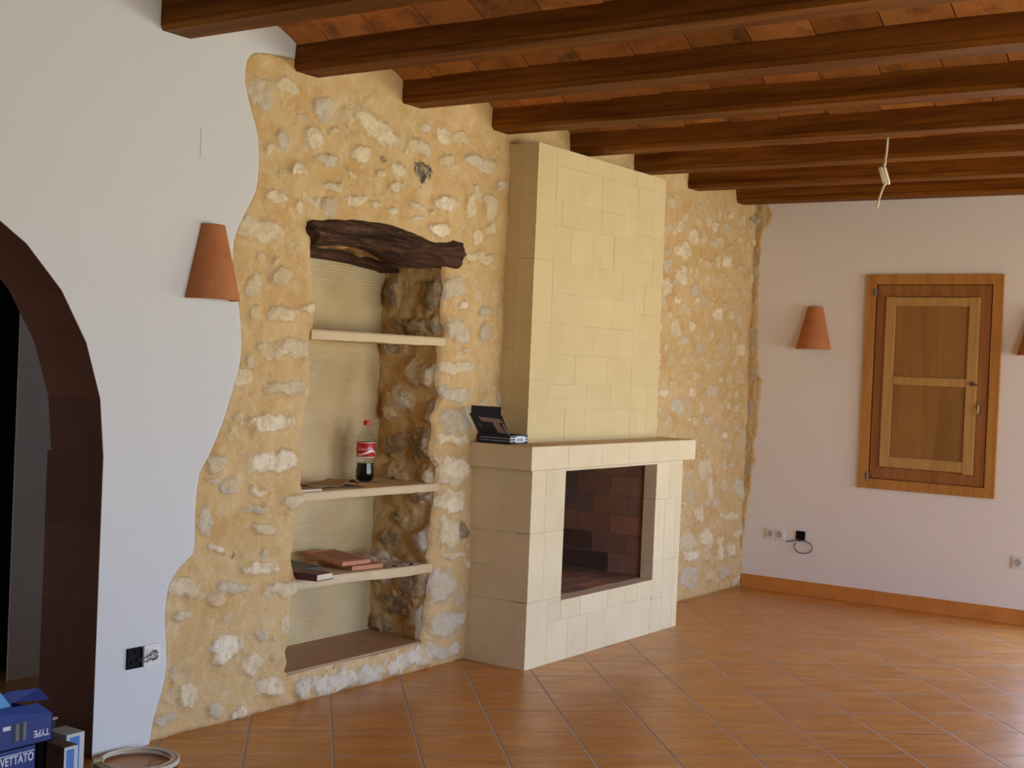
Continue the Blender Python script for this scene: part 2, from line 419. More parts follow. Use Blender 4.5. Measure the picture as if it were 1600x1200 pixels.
# ---- bare stone wall with the niche opening
STN = """4.05 2.67 0.075 0.005 0.015 -0.084 g;4.19 2.74 0.095 -0.033 -0.019 -0.051 l;4.44 2.67 0.069 0.004 0.013 -0.068 g;4.58 2.82 0.048 0.002 0.010 -0.026 g;4.71 2.83 0.031 0.003 0.006 -0.040 l;4.80 2.65 0.160 -0.046 -0.058 -0.046 l;5.12 2.61 0.097 -0.025 -0.012 -0.040 l;4.38 2.53 0.059 0.003 0.010 -0.059 L;4.50 2.59 0.035 0.001 0.006 -0.013 g;4.47 2.45 0.086 -0.006 0.003 -0.033 g;4.70 2.51 0.058 -0.032 -0.013 -0.045 l;4.86 2.52 0.026 0.001 0.004 -0.017 d;4.28 2.38 0.053 0.002 0.008 -0.029 L;4.63 2.40 0.015 0.022 0.008 -0.020 l;4.84 2.44 0.041 0.001 0.006 -0.023 l;4.96 2.48 0.059 -0.027 -0.022 -0.026 l;5.17 2.49 0.079 0.004 0.011 -0.054 k;4.97 2.39 0.063 0.002 0.009 -0.029 l;4.51 2.34 0.063 -0.005 0.001 -0.025 l;4.15 2.25 0.079 -0.002 0.005 -0.033 l;4.30 2.22 0.038 0.002 0.005 -0.036 l;4.41 2.25 0.024 0.002 0.003 -0.032 l;4.67 2.29 0.085 0.001 0.011 -0.023 l;4.80 2.29 0.044 0.001 0.005 -0.018 l;4.95 2.27 0.057 -0.003 0.002 -0.018 l;5.12 2.33 0.073 -0.007 -0.003 -0.021 l;5.14 2.40 0.048 0.001 0.006 -0.015 l;5.36 2.37 0.095 0.003 0.012 -0.039 L;5.57 2.38 0.043 -0.014 0.001 -0.064 l;5.75 2.40 0.064 0.005 0.008 -0.068 l;5.84 2.52 0.065 0.002 0.009 -0.022 g;5.25 2.31 0.028 0.001 0.003 -0.017 l;5.13 2.26 0.075 -0.001 0.005 -0.013 l;5.32 2.23 0.094 -0.002 0.005 -0.031 L;5.37 2.58 0.082 0.003 0.012 -0.036 y;5.62 2.61 0.122 -0.019 -0.007 -0.039 g;5.75 2.60 0.075 0.002 0.011 -0.032 l;5.31 2.71 0.067 0.004 0.011 -0.052 l;5.47 2.72 0.092 0.003 0.015 -0.043 y;5.18 2.72 0.048 0.002 0.008 -0.034 g;5.65 2.21 0.054 0.003 0.006 -0.037 l;5.77 2.28 0.045 0.003 0.005 -0.037 l;4.07 2.09 0.151 -0.006 0.001 -0.046 l;4.08 1.97 0.033 0.001 0.003 -0.026 l;4.22 1.90 0.075 0.002 0.006 -0.032 y;4.04 1.85 0.053 -0.026 -0.010 -0.060 l;4.18 2.48 0.044 0.003 0.007 -0.050 g;4.09 2.44 0.029 0.002 0.005 -0.041 l;4.21 1.75 0.066 0.001 0.004 -0.026 l;4.39 1.78 0.047 0.002 0.003 -0.027 l;5.69 2.12 0.132 -0.002 0.005 -0.029 l;5.44 1.95 0.081 0.004 0.006 -0.055 g;5.54 1.85 0.039 0.002 0.002 -0.023 L;5.74 1.84 0.066 0.002 0.004 -0.028 g;4.17 1.96 0.015 -0.015 -0.005 -0.021 l;4.30 2.60 0.037 0.001 0.006 -0.015 y;4.24 1.74 0.104 0.002 0.006 -0.034 l;4.29 1.59 0.131 0.003 0.005 -0.046 l;4.00 1.47 0.062 0.002 0.001 -0.031 l;4.27 1.42 0.134 -0.002 -0.007 -0.034 l;4.18 1.27 0.157 0.008 0.008 -0.045 L;4.20 1.10 0.181 0.009 0.005 -0.049 L;3.87 1.11 0.044 0.002 -0.001 -0.039 l;3.85 1.04 0.043 0.001 -0.002 -0.017 g;3.94 1.01 0.053 0.002 -0.003 -0.035 g;4.12 0.98 0.069 0.001 -0.004 -0.019 l;4.10 0.90 0.080 0.001 -0.005 -0.026 g;4.35 0.91 0.074 0.002 -0.004 -0.035 l;4.18 0.81 0.082 0.001 -0.006 -0.021 l;3.82 0.87 0.035 0.004 -0.002 -0.069 g;4.17 0.71 0.024 -0.012 -0.008 -0.026 g;4.01 0.71 0.012 -0.008 -0.004 -0.018 d;3.90 0.74 0.054 0.001 -0.005 -0.020 l;4.16 0.64 0.116 0.005 -0.004 -0.030 l;4.01 0.57 0.112 -0.004 -0.024 -0.027 g;4.30 0.53 0.120 0.009 -0.002 -0.035 l;3.73 0.60 0.091 0.002 -0.010 -0.043 l;3.91 0.53 0.052 -0.010 -0.020 -0.022 o;3.72 0.49 0.060 0.001 -0.008 -0.017 l;3.96 0.32 0.078 0.043 0.030 -0.049 L;4.13 0.23 0.081 0.003 -0.013 -0.051 l;4.33 0.37 0.038 0.003 -0.005 -0.052 y;3.69 0.25 0.022 0.002 -0.004 -0.047 g;3.77 0.15 0.054 -0.025 -0.024 -0.054 l;3.65 0.07 0.045 0.030 0.021 -0.032 g;3.91 0.07 0.055 0.002 -0.010 -0.033 g;4.05 0.03 0.046 0.001 -0.009 -0.026 L;4.24 0.10 0.095 0.015 -0.005 -0.051 l;5.48 1.96 0.095 0.003 0.007 -0.045 g;5.54 1.85 0.033 0.001 0.002 -0.018 L;5.51 1.73 0.110 -0.039 -0.032 -0.046 g;5.75 1.72 0.060 0.003 0.003 -0.046 g;5.51 1.54 0.161 0.002 0.004 -0.034 l;5.56 1.63 0.030 0.001 0.001 -0.018 g;5.51 1.40 0.161 -0.003 -0.007 -0.045 g;5.53 1.27 0.143 0.004 -0.001 -0.062 g;5.51 1.01 0.189 0.005 -0.007 -0.075 L;5.49 1.17 0.137 0.002 -0.003 -0.034 l;5.51 0.87 0.143 0.002 -0.008 -0.034 L;5.51 0.95 0.132 0.002 -0.006 -0.033 l;5.51 0.84 0.137 0.003 -0.008 -0.046 L;5.49 0.69 0.099 0.005 -0.008 -0.075 l;5.62 0.69 0.051 0.003 -0.004 -0.040 d;5.47 0.42 0.117 -0.047 -0.038 -0.083 G;5.55 0.57 0.105 0.002 -0.010 -0.025 l;5.49 0.21 0.128 0.004 -0.017 -0.065 g;5.60 0.23 0.065 -0.023 -0.022 -0.040 G;5.60 0.07 0.060 0.030 0.012 -0.033 G;5.40 0.12 0.073 0.002 -0.011 -0.025 l;5.66 0.52 0.027 0.002 -0.003 -0.031 l;4.45 0.06 0.057 0.003 -0.010 -0.057 G;4.58 0.05 0.084 0.015 -0.007 -0.060 G;4.73 0.05 0.101 0.014 -0.008 -0.054 G;4.91 0.05 0.112 0.014 -0.008 -0.053 G;5.10 0.06 0.111 0.014 -0.008 -0.052 G;5.29 0.07 0.108 0.014 -0.008 -0.050 G;5.47 0.07 0.097 0.013 -0.007 -0.046 g;8.30 2.76 0.086 0.003 0.011 -0.031 g;7.93 2.54 0.075 0.004 0.008 -0.039 L;7.76 2.50 0.053 0.003 0.006 -0.036 g;8.14 2.49 0.089 0.005 0.009 -0.056 L;8.70 2.71 0.063 0.003 0.007 -0.027 l;8.62 2.60 0.077 0.004 0.008 -0.039 g;9.05 2.63 0.051 -0.041 -0.006 -0.037 o;8.52 2.50 0.071 -0.063 -0.018 -0.042 g;8.86 2.54 0.064 0.003 0.007 -0.027 l;9.14 2.55 0.058 0.003 0.006 -0.028 l;7.99 2.38 0.137 0.005 0.013 -0.055 L;7.86 2.37 0.041 0.003 0.004 -0.030 l;8.68 2.37 0.092 0.005 0.008 -0.049 L;8.94 2.34 0.096 0.002 0.008 -0.021 g;7.76 2.27 0.065 0.004 0.006 -0.048 g;7.99 2.21 0.095 0.007 0.008 -0.075 L;7.78 2.12 0.071 0.007 0.005 -0.074 l;8.20 2.13 0.071 0.005 0.005 -0.050 g;7.94 2.04 0.068 0.003 0.004 -0.031 L;8.21 2.05 0.044 0.003 0.003 -0.026 l;7.75 2.02 0.040 0.003 0.003 -0.029 g;8.55 1.98 0.067 0.006 0.004 -0.058 L;8.78 1.99 0.070 0.004 0.004 -0.040 l;8.33 1.74 0.087 0.004 0.003 -0.039 g;8.67 1.75 0.125 0.006 0.004 -0.054 y;8.06 1.77 0.083 0.004 0.003 -0.038 g;8.97 1.75 0.097 0.005 0.003 -0.048 l;8.60 1.64 0.076 0.003 0.002 -0.033 y;8.24 1.55 0.085 0.004 0.002 -0.038 y;8.98 1.55 0.081 0.007 0.001 -0.069 o;8.21 1.43 0.071 0.004 0.001 -0.038 L;7.79 1.43 0.066 0.002 0.001 -0.025 L;8.52 1.45 0.090 0.004 0.001 -0.039 g;8.91 1.42 0.050 0.004 0.000 -0.041 l;8.02 1.36 0.108 0.004 0.000 -0.038 g;9.14 2.75 0.145 0.007 0.017 -0.066 d;9.16 2.27 0.097 0.006 0.008 -0.055 g;8.36 2.32 0.084 0.003 0.007 -0.031 o;8.82 2.15 0.107 0.003 0.007 -0.032 y;8.61 2.14 0.074 0.003 0.005 -0.025 o;8.02 1.33 0.111 0.005 -0.000 -0.051 g;8.19 1.24 0.044 0.001 -0.000 -0.014 L;8.76 1.13 0.063 0.003 -0.001 -0.034 L;9.11 1.10 0.147 0.010 -0.003 -0.091 y;8.47 1.24 0.075 0.005 -0.001 -0.046 g;8.54 1.07 0.061 0.004 -0.001 -0.040 y;8.81 1.05 0.079 0.004 -0.002 -0.041 o;8.45 0.90 0.120 0.008 -0.005 -0.086 l;8.78 0.77 0.094 0.004 -0.005 -0.041 y;9.06 0.74 0.134 0.009 -0.007 -0.084 g;8.55 0.76 0.047 0.009 -0.002 -0.087 l;8.41 0.59 0.088 0.006 -0.006 -0.066 l;8.68 0.65 0.077 0.004 -0.005 -0.040 g;8.90 0.54 0.194 0.003 -0.013 -0.028 l;8.89 0.91 0.080 0.003 -0.003 -0.028 g;8.24 0.42 0.155 0.006 -0.013 -0.065 l;8.53 0.41 0.105 0.007 -0.009 -0.072 l;8.54 0.29 0.076 0.005 -0.007 -0.047 y;8.29 0.31 0.128 0.004 -0.012 -0.039 L;8.77 0.32 0.064 0.009 -0.006 -0.089 l;8.96 0.29 0.097 0.006 -0.009 -0.055 l;8.29 0.16 0.174 0.008 -0.018 -0.086 g;8.85 0.14 0.095 0.005 -0.010 -0.048 g;9.05 0.40 0.083 0.003 -0.007 -0.028 L;9.21 0.88 0.055 0.004 -0.002 -0.035 d;8.64 0.14 0.089 0.004 -0.009 -0.039 y"""
NRP = [(.10, 5.300), (.121, 5.301), (.153, 5.315), (.236, 5.348), (.314, 5.351), (.362, 5.356), (.526, 5.377), (.569, 5.342), (.625, 5.37), (.675, 5.351), (.751, 5.377), (.868, 5.385), (.963, 5.387), (1.028, 5.382), (1.095, 5.325), (1.151, 5.334), (1.24, 5.355), (1.273, 5.319), (1.321, 5.362), (1.386, 5.385), (1.451, 5.354), (1.516, 5.362), (1.63, 5.368), (1.697, 5.405), (1.737, 5.401), (1.824, 5.375), (2.04, 5.38), (2.2, 5.38)]
NLP = [(.10, 4.34), (.151, 4.337), (.199, 4.359), (.252, 4.35), (.282, 4.372), (.378, 4.367), (.438, 4.37), (.48, 4.373), (.51, 4.415), (.572, 4.392), (.661, 4.363), (.738, 4.371), (.866, 4.376), (.923, 4.428), (.993, 4.404), (1.094, 4.404), (1.137, 4.391), (1.223, 4.386), (1.244, 4.41), (1.338, 4.405), (1.395, 4.438), (1.546, 4.424), (1.675, 4.422), (1.705, 4.441), (1.784, 4.441), (2.04, 4.411), (2.2, 4.41)]
def NR(z): return np.interp(z, [p[0] for p in NRP], [p[1] for p in NRP])
def NL(z): return np.interp(z, [p[0] for p in NLP], [p[1] for p in NLP])
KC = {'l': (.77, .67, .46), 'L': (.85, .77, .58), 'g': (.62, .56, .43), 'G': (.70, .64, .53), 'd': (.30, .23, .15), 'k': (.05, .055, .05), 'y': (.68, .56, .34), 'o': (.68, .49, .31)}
KH = {'l': 1., 'L': 1.25, 'g': .9, 'G': 1.1, 'd': .8, 'k': .6, 'y': .7, 'o': .8}
stones = []
for s in STN.split(';'):
    p = s.split(); stones.append([float(q) for q in p[:6]] + [p[6], 1.0 if float(p[0]) < 7.3 else .88])
rs = random.Random(11)
def hidden(x, z):
    return (5.95 < x < 7.2 and z < 2.72) or (4.33 < x < 5.4 and .1 < z < 2.22) or x < np.interp(z, oz, ox) + .05
tries = 0; added = 0
while added < 260 and tries < 9000:
    tries += 1
    x = rs.uniform(3.6, 9.1) if rs.random() < .35 else rs.uniform(7.3, 9.1); z = rs.uniform(.03, 2.7)
    if hidden(x, z): continue
    a = rs.uniform(.02, .058); q = rs.uniform(.45, .95); t = rs.uniform(-.6, .6)
    if x > 7.4: a *= 1.45
    ok = True
    for s in stones:
        R = max(math.hypot(s[2], s[4]), math.hypot(s[3], s[5]))
        if math.hypot(x - s[0], (z - s[1])) < R * .85 + a * .9: ok = False; break
    if not ok: continue
    k = rs.choice('lllgyyoL' if x > 7.3 else 'llgyyy')
    stones.append([x, z, a * math.cos(t), -a * q * math.sin(t), a * math.sin(t), a * q * math.cos(t), k, rs.uniform(.42, .72)])
    added += 1
dx = .01
xs = 3.50 + dx * np.arange(564); nz_ = 300; zs = np.linspace(0, ZT, nz_)
X = np.zeros((len(xs), nz_)); Z = np.tile(zs, (len(xs), 1))
for j, z in enumerate(zs):
    w = min(1, max(0, (2.3 - z) / .15)); nl = NL(z) * w + 4.40 * (1 - w); nr = NR(z) * w + 5.36 * (1 - w)
    X[:, j] = np.interp(xs, [3.5, 4.1, 4.40, 5.36, 5.66, 9.2], [3.5, 4.1, nl, nr, 5.66, 9.2])
def stone_field(X, Z, stones, wob=.030):
    SD = np.full(X.shape, -1.5); TI = np.zeros(X.shape + (3,)); TI[:] = (.6, .5, .36); HH = np.zeros(X.shape)
    best = np.full(X.shape, -9.)
    wx = fbm(X * 15, Z * 15, 5, 4) * wob; wz = fbm(X * 15, Z * 15, 41, 4) * wob
    r2 = random.Random(5)
    for s in stones:
        cx, cz, a, b_, c, d, k, vis = s
        R = max(math.hypot(a, c), math.hypot(b_, d)) * 1.9 + .02
        i = np.nonzero((np.abs(X[:, 150 if X.shape[1] > 200 else 0] - cx) < R + .1))[0]
        if not len(i): continue
        i0, i1 = i[0], i[-1] + 1
        x = X[i0:i1] + wx[i0:i1] - cx; z = Z[i0:i1] + wz[i0:i1] - cz
        det = a * d - b_ * c
        if abs(det) < 1e-7: continue
        u = (d * x - b_ * z) / det; v = (-c * x + a * z) / det
        r = (np.abs(u) ** 2.5 + np.abs(v) ** 2.5) ** .4
        f = 1 - r / 1.08
        col = np.array(KC[k]) * r2.uniform(.9, 1.08)
        if vis < 1: col = col * (vis + .1) + np.array((.63, .47, .26)) * (.9 - vis)
        bb = best[i0:i1]; m = f > bb
        bb[m] = f[m]
        TI[i0:i1][m] = col
        SD[i0:i1][m] = np.clip(f[m], -1.5, 1)
        HH[i0:i1][m] = KH[k] * (1 if vis == 1 else .6)
    return SD, TI, HH
SD, TI, HH = stone_field(X, Z, stones)
# smooth band of mortar just below the ceiling and around the beam ends
band = np.clip((Z - 2.72) / .1, 0, 1)
SD = SD - band * 1.2
def ss(t): t = np.clip(t, 0, 1); return t * t * (3 - 2 * t)
bul = ss((SD + .12) / .5) * HH * .010
rough_ = fbm(X * 9, Z * 9, 3, 4) * .016 + fbm(X * 38, Z * 38, 77, 3) * .007 * (.5 + ss(SD * 2 + .5) * 1.3)
H = bul + rough_ + .002
oxz = np.interp(Z, oz, ox); near = ss((X - oxz) / .05)
H = H * (.15 + .85 * near) * (.6 + .4 * (1 - band))
H = np.where(Z > 2.70, np.minimum(H, .008), H)
H = np.where(X < oxz, -.02, H)
edg = np.minimum(np.abs(X - 4.40 - (X * 0)), 9)
dn = np.minimum(np.abs(X - np.interp(Z, [p[0] for p in NLP], [p[1] for p in NLP])), np.abs(X - np.interp(Z, [p[0] for p in NRP], [p[1] for p in NRP])))
H = H - np.where((Z > .15) & (Z < 2.15), .022 * np.exp(-dn / .012), 0)
H = H - .015 * np.exp(-Z / .01)
Y = D - H
V = np.stack([X.ravel(), Y.ravel(), Z.ravel()], 1)
F = grid_faces(len(xs), nz_)
fi = F[:, 0] // nz_; fj = F[:, 0] % nz_
zc = zs[fj] + .005; xc = xs[fi] + .005
cut = (fi >= 90) & (fi < 186) & (zc > .145) & (zc < 2.13)
cut |= (xc > 5.85) & (xc < 7.2) & (zc > .25) & (zc < 1.1)
F = F[~cut]
stone = np_obj('stone_facing', V, F, M['stone'], wallA, attrs={'sd': SD.ravel()}, cols={'stone_tint': TI.reshape(-1, 3)})

def yfront(i):   # depth of the front surface along one opening edge
    return Y[i, :]
# ---- niche jambs (rough stones in the thickness of the wall)
def jamb(name, col_i, edge, sgn, seed, lst):
    zj = zs[(zs > .12) & (zs < 2.2)]; yj = np.linspace(0, 1, 60)
    y0 = np.interp(zj, zs, Y[col_i, :])
    e = edge(zj)
    YY = y0[None, :] + (4.53 - y0[None, :]) * yj[:, None]; ZZ = np.tile(zj, (60, 1))
    SDj, TIj, HHj = stone_field(YY, ZZ, lst, .055)
    b_ = ss((SDj + .1) / .5) * HHj * .042 + fbm(YY * 8, ZZ * 8, seed, 4) * .034 + fbm(YY * 30, ZZ * 30, seed + 9, 3) * .010
    taper = ss(yj * 60 / 7)[:, None]
    drift = yj[:, None] * .0
    XX = e[None, :] * (1 - ss(yj * 2.5)[:, None]) + np.mean(e) * ss(yj * 2.5)[:, None] - sgn * b_ * taper * .8 - sgn * (-.004) * taper + drift
    V = np.stack([XX.ravel(), YY.ravel(), ZZ.ravel()], 1)
    return np_obj(name, V, grid_faces(60, len(zj)), M['stone'], wallA, attrs={'sd': SDj.ravel()}, cols={'stone_tint': TIj.reshape(-1, 3)})
def jst(*L): return [[y, z, a, 0, 0, c, k, 1.0] for y, z, a, c, k in L]
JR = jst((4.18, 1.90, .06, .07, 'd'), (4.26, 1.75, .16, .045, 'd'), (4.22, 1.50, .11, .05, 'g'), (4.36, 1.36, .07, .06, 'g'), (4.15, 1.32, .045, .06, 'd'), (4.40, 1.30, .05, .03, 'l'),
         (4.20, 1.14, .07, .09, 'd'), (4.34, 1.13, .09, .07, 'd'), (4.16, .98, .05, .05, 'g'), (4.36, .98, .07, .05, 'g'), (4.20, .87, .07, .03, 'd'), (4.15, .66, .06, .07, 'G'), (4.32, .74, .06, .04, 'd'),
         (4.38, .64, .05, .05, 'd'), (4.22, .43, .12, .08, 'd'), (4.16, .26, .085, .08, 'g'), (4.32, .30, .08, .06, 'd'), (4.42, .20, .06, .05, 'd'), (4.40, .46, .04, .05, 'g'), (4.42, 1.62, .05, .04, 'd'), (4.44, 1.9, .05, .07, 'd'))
JL = jst((4.2, 1.8, .09, .06, 'l'), (4.3, 1.5, .08, .05, 'g'), (4.2, 1.2, .09, .06, 'l'), (4.35, 1.0, .06, .05, 'y'), (4.2, .75, .09, .05, 'l'), (4.3, .45, .08, .06, 'g'), (4.2, .25, .08, .05, 'l'))
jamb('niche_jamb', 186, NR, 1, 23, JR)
jamb('niche_jamb', 90, NL, -1, 51, JL)
b = MB()   # trowelled back, subdivided and slightly uneven
nx_, nz2 = 50, 90
gx = np.linspace(4.25, 5.50, nx_); gz = np.linspace(.10, 2.20, nz2); GX, GZ = np.meshgrid(gx, gz, indexing='ij')
GY = 4.50 + fbm(GX * 2.5, GZ * 2.5, 9, 3) * .012
np_obj('niche_back', np.stack([GX.ravel(), GY.ravel(), GZ.ravel()], 1), grid_faces(nx_, nz2), M['nplaster'], wallA)
b = MB(); b.box(4.30, 5.36, D + .004, 4.55, .09, .150)
b.build('niche_floor', M['nfloor'], wallA, bevel=.006)
# whitish rough curb under the niche: its stones belong to the facing
# ceiling of the niche: rough mortar sloping back from the log
nx_ = 60; ny_ = 24
gx = np.linspace(4.30, 5.48, nx_); t = np.linspace(0, 1, ny_)
fz = np.interp(gx, [4.30, 4.41, 4.56, 4.71, 4.81, 4.91, 5.0, 5.1, 5.3, 5.5], [2.05, 2.07, 2.10, 2.105, 2.105, 2.09, 2.07, 2.05, 2.05, 2.06])
bz = np.interp(gx, [4.30, 4.70, 4.98, 5.11, 5.25, 5.34, 5.5], [2.078, 2.080, 2.078, 2.068, 2.056, 2.04, 2.03])
GX = np.tile(gx[:, None], (1, ny_)); GY = np.tile(4.13 + t * .39, (nx_, 1)); GZ = fz[:, None] * (1 - t) + bz[:, None] * t
GZ = GZ + fbm(GX * 14, GY * 14, 61, 4) * .035 * np.sin(t * math.pi)
sdn = fbm(GX * 9, GY * 9, 8, 3) * 2
np_obj('niche_ceiling', np.stack([GX.ravel(), GY.ravel(), GZ.ravel()], 1), grid_faces(nx_, ny_), M['stone'], wallA, attrs={'sd': sdn.ravel()}, cols={'stone_tint': np.tile(np.array((.68, .6, .46)), (nx_ * ny_, 1))})

# stones that run round the corner onto the shutter wall: z -> y of their edge
WR = [(0, 4.100), (.077, 4.098), (.3, 4.093), (.459, 4.086), (.6, 4.070), (.747, 4.050), (.86, 4.045), (.939, 4.020), (1.0, 4.035), (1.06, 4.052), (1.128, 4.022), (1.30, 4.018), (1.42, 4.012), (1.49, 4.0), (1.507, 3.992),
      (1.56, 4.02), (1.694, 4.036), (1.85, 4.05), (2.0, 4.055), (2.213, 4.055), (2.40, 4.046), (2.55, 4.048), (2.628, 4.044), (2.66, 4.01), (2.706, 3.985), (2.76, 3.98), (2.815, 4.0), (2.85, 4.05), (ZT, 4.06)]
nt = 16; zr = np.linspace(0, ZT, 300); ye = np.interp(zr, [p[0] for p in WR], [p[1] for p in WR]) + vnoise(zr * 30, zr * 0, 4) * .012
tt = np.linspace(0, 1, nt); YY = ye[:, None] * (1 - tt) + (D + .01) * tt; ZZ = np.tile(zr[:, None], (1, nt))
HX = .006 * ss(tt * 8)[None, :] + (fbm(YY * 20, ZZ * 14, 66, 4) * .012 + .003) * ss(tt * 4)[None, :]
XX = XC - HX + .0
ws = [s for s in []]
sdw = fbm(YY * 14, ZZ * 9, 71, 3) * 1.6
tw = np.zeros(YY.shape + (3,)); nn = vnoise(YY * 6, ZZ * 6, 13)[..., None] + .5
tw = np.array((.52, .46, .35)) * (1 - nn) + np.array((.66, .56, .38)) * nn
np_obj('stone_corner', np.stack([XX.ravel(), YY.ravel(), ZZ.ravel()], 1), grid_faces(300, nt), M['stone'], wallA, attrs={'sd': sdw.ravel()}, cols={'stone_tint': tw.reshape(-1, 3)})
# solid core behind the facing
mb = MB()
mb.box(5.60, 5.93, D + .06, 4.62, 0, ZT); mb.box(7.12, XC + .2, D + .06, 4.62, 0, ZT); mb.box(4.20, 5.6, 4.54, 4.62, 0, ZT)
mb.box(5.93, 7.12, D + .06, 4.62, 1.25, ZT); mb.box(5.93, 7.12, D + .06, 4.62, 0, .22); mb.box(5.93, 7.12, 4.56, 4.62, .22, 1.25)
mb.box(4.24, 5.6, D + .16, 4.54, 2.24, ZT)
mb.build('wall_core', M['joint'], wallA)

# ---- shutter wall with a glazed door opening, wall behind, far wall
D0, D1, DH, DS = -.50, 2.02, 1.70, .36       # door opening in the shutter wall
mb = MB()
mb.box(XC, XC + .3, D1, 4.2, 0, ZT + .1); mb.box(XC, XC + .3, YB, D0, 0, ZT + .1); mb.box(XC, XC + .3, D0, D1, DH, ZT + .1); mb.box(XC, XC + .3, D0, D1, 0, DS)
tag(mb.build('wall_right', M['white2']), kind='structure')
W0, W1, WH = 5.6, 8.8, 2.35
V0, V1, VH = 1.6, 4.6, 2.35
mb = MB()
mb.box(XL - .3, V0, YB - .3, YB, 0, ZT + .1); mb.box(V1, W0, YB - .3, YB, 0, ZT + .1); mb.box(V0, V1, YB - .3, YB, VH, ZT + .1); mb.box(W1, XC + .3, YB - .3, YB, 0, ZT + .1); mb.box(W0, W1, YB - .3, YB, WH, ZT + .1)
tag(mb.build('wall_front', M['white']), kind='structure')
mb = MB(); mb.box(XL - .3, XL, YB, 4.2, 0, ZT + .1)
tag(mb.build('wall_back', M['white']), kind='structure')
# hallway seen through the arch
mb = MB()
mb.box(3.80, 4.5, 5.35, 5.358, 0, 2.7); mb.box(XL, 2.85, 5.35, 5.358, 0, 2.7); mb.box(2.85, 3.80, 5.35, 5.358, 2.35, 2.7)
mb.box(4.26, 4.36, 4.40, 5.4, 0, 2.7); mb.box(XL - .1, XL, YH, 5.4, 0, 1.2); mb.box(XL - .1, XL, YH, 5.4, 2.2, 2.7); mb.box(XL - .1, XL, YH, 4.6, 1.2, 2.2); mb.box(XL - .1, XL, 5.3, 5.4, 1.2, 2.2)  # gap left in the unseen end wall, added to brighten the hallway
tag(mb.build('wall_hallway', mat_plaster('hallway_plaster', (.86, .86, .86))), kind='structure')
mb = MB(); mb.box(XL, 4.4, YH, 5.45, 2.7, 2.78)
tag(mb.build('ceiling_hallway', M['white']), kind='structure')
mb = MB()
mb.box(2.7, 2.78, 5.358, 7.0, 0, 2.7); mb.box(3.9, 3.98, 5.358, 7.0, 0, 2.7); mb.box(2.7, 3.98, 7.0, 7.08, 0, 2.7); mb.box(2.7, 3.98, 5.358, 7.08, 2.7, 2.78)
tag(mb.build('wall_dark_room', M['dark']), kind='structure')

# frames of the glazed openings (outside the picture)
def frame(name, fn, w, h, leaves):
    mb = MB(); t = .06
    mb_parts = [(0, t, 0, h), (w - t, w, 0, h), (t, w - t, h - t, h)]
    for k in range(1, leaves): mb_parts.append((w * k / leaves - .05, w * k / leaves + .05, 0, h - t))
    for k in range(leaves): mb_parts.append((w * k / leaves, w * (k + 1) / leaves, 0, .09))
    for a0, a1, z0, z1 in mb_parts: fn(mb, a0, a1, z0, z1)
    tag(mb.build(name, M['casing'], bevel=.004), kind='structure')
frame('window_2', lambda mb, a, c, z0, z1: mb.box(XC + .12, XC + .18, D0 + a, D0 + c, DS + z0, DS + z1), D1 - D0, DH - DS, 2)
frame('door_2', lambda mb, a, c, z0, z1: mb.box(W0 + a, W0 + c, YB - .18, YB - .12, z0, z1), W1 - W0, WH, 3)
frame('door_1', lambda mb, a, c, z0, z1: mb.box(V0 + a, V0 + c, YB - .18, YB - .12, z0, z1), V1 - V0, VH, 3)

# skirting of clay tiles along the shutter wall
mb = MB(); y = 4.095
while y > YB:
    y2 = max(y - .333, YB); mb.box(XC - .011, XC, y2 + .0003, y - .0003, 0, .101); y = y2
o = tag(mb.build('baseboard_right', M['basetile'], bevel=.002), kind='structure')

# ---- ceiling: clay vault tiles between the beams
BX = [-1.80 + .7575 * k for k in range(7)] + [3.483, 4.238, 4.985, 5.737, 6.515, 7.275, 8.025, 8.782]
BX = [x for x in BX if x < 3.2 or x >= 3.48]
BW = .163
BX_all = sorted(set(BX))
mb = MB(); rv = random.Random(2)
edges = [(XL, BX_all[0])] + [(a + BW, c) for a, c in zip(BX_all[:-1], BX_all[1:])] + [(BX_all[-1] + BW, XC)]
for x0, x1 in edges:
    w = x1 - x0 + .03; xa = x0 - .015; s = .085 if w > .4 else .03
    R = ((w / 2) ** 2 + s * s) / (2 * s)
    y = 4.20 - rv.uniform(0, .02); L = .272
    while y > YB:
        y2 = y - L
        zo = rv.uniform(-.004, .004); tl = rv.uniform(-.006, .006); g = .003
        c = rv.uniform(.62, 1.12); col = (c, c * rv.uniform(.9, 1.06), c * rv.uniform(.85, 1.1))
        vs = []
        for k in range(11):
            x = xa + w * k / 10; u = x - (xa + w / 2)
            z = 2.905 + math.sqrt(R * R - u * u) - (R - s)
            if w < .4: z = 2.905 + .02
            for yy, e in ((y - g, 0), (y2 + g, tl)):
                vs.append((x, yy, z + zo + e)); vs.append((x, yy, z + zo + e + .022))
        fs = []
        for k in range(10):
            a = k * 4; q = a + 4
            fs += [(a, q, q + 2, a + 2), (a + 1, a + 3, q + 3, q + 1), (a, a + 1, q + 1, q), (a + 2, q + 2, q + 3, a + 3)]
        mb.add(vs, fs, 0, col); y = y2
ceil = tag(mb.build('ceiling', M['vault'], color=True), kind='structure')
mb = MB(); mb.box(XL - .3, XC + .3, YB - .3, 4.7, 3.03, 3.13)
mb.build('roof_slab', M['joint'], ceil)

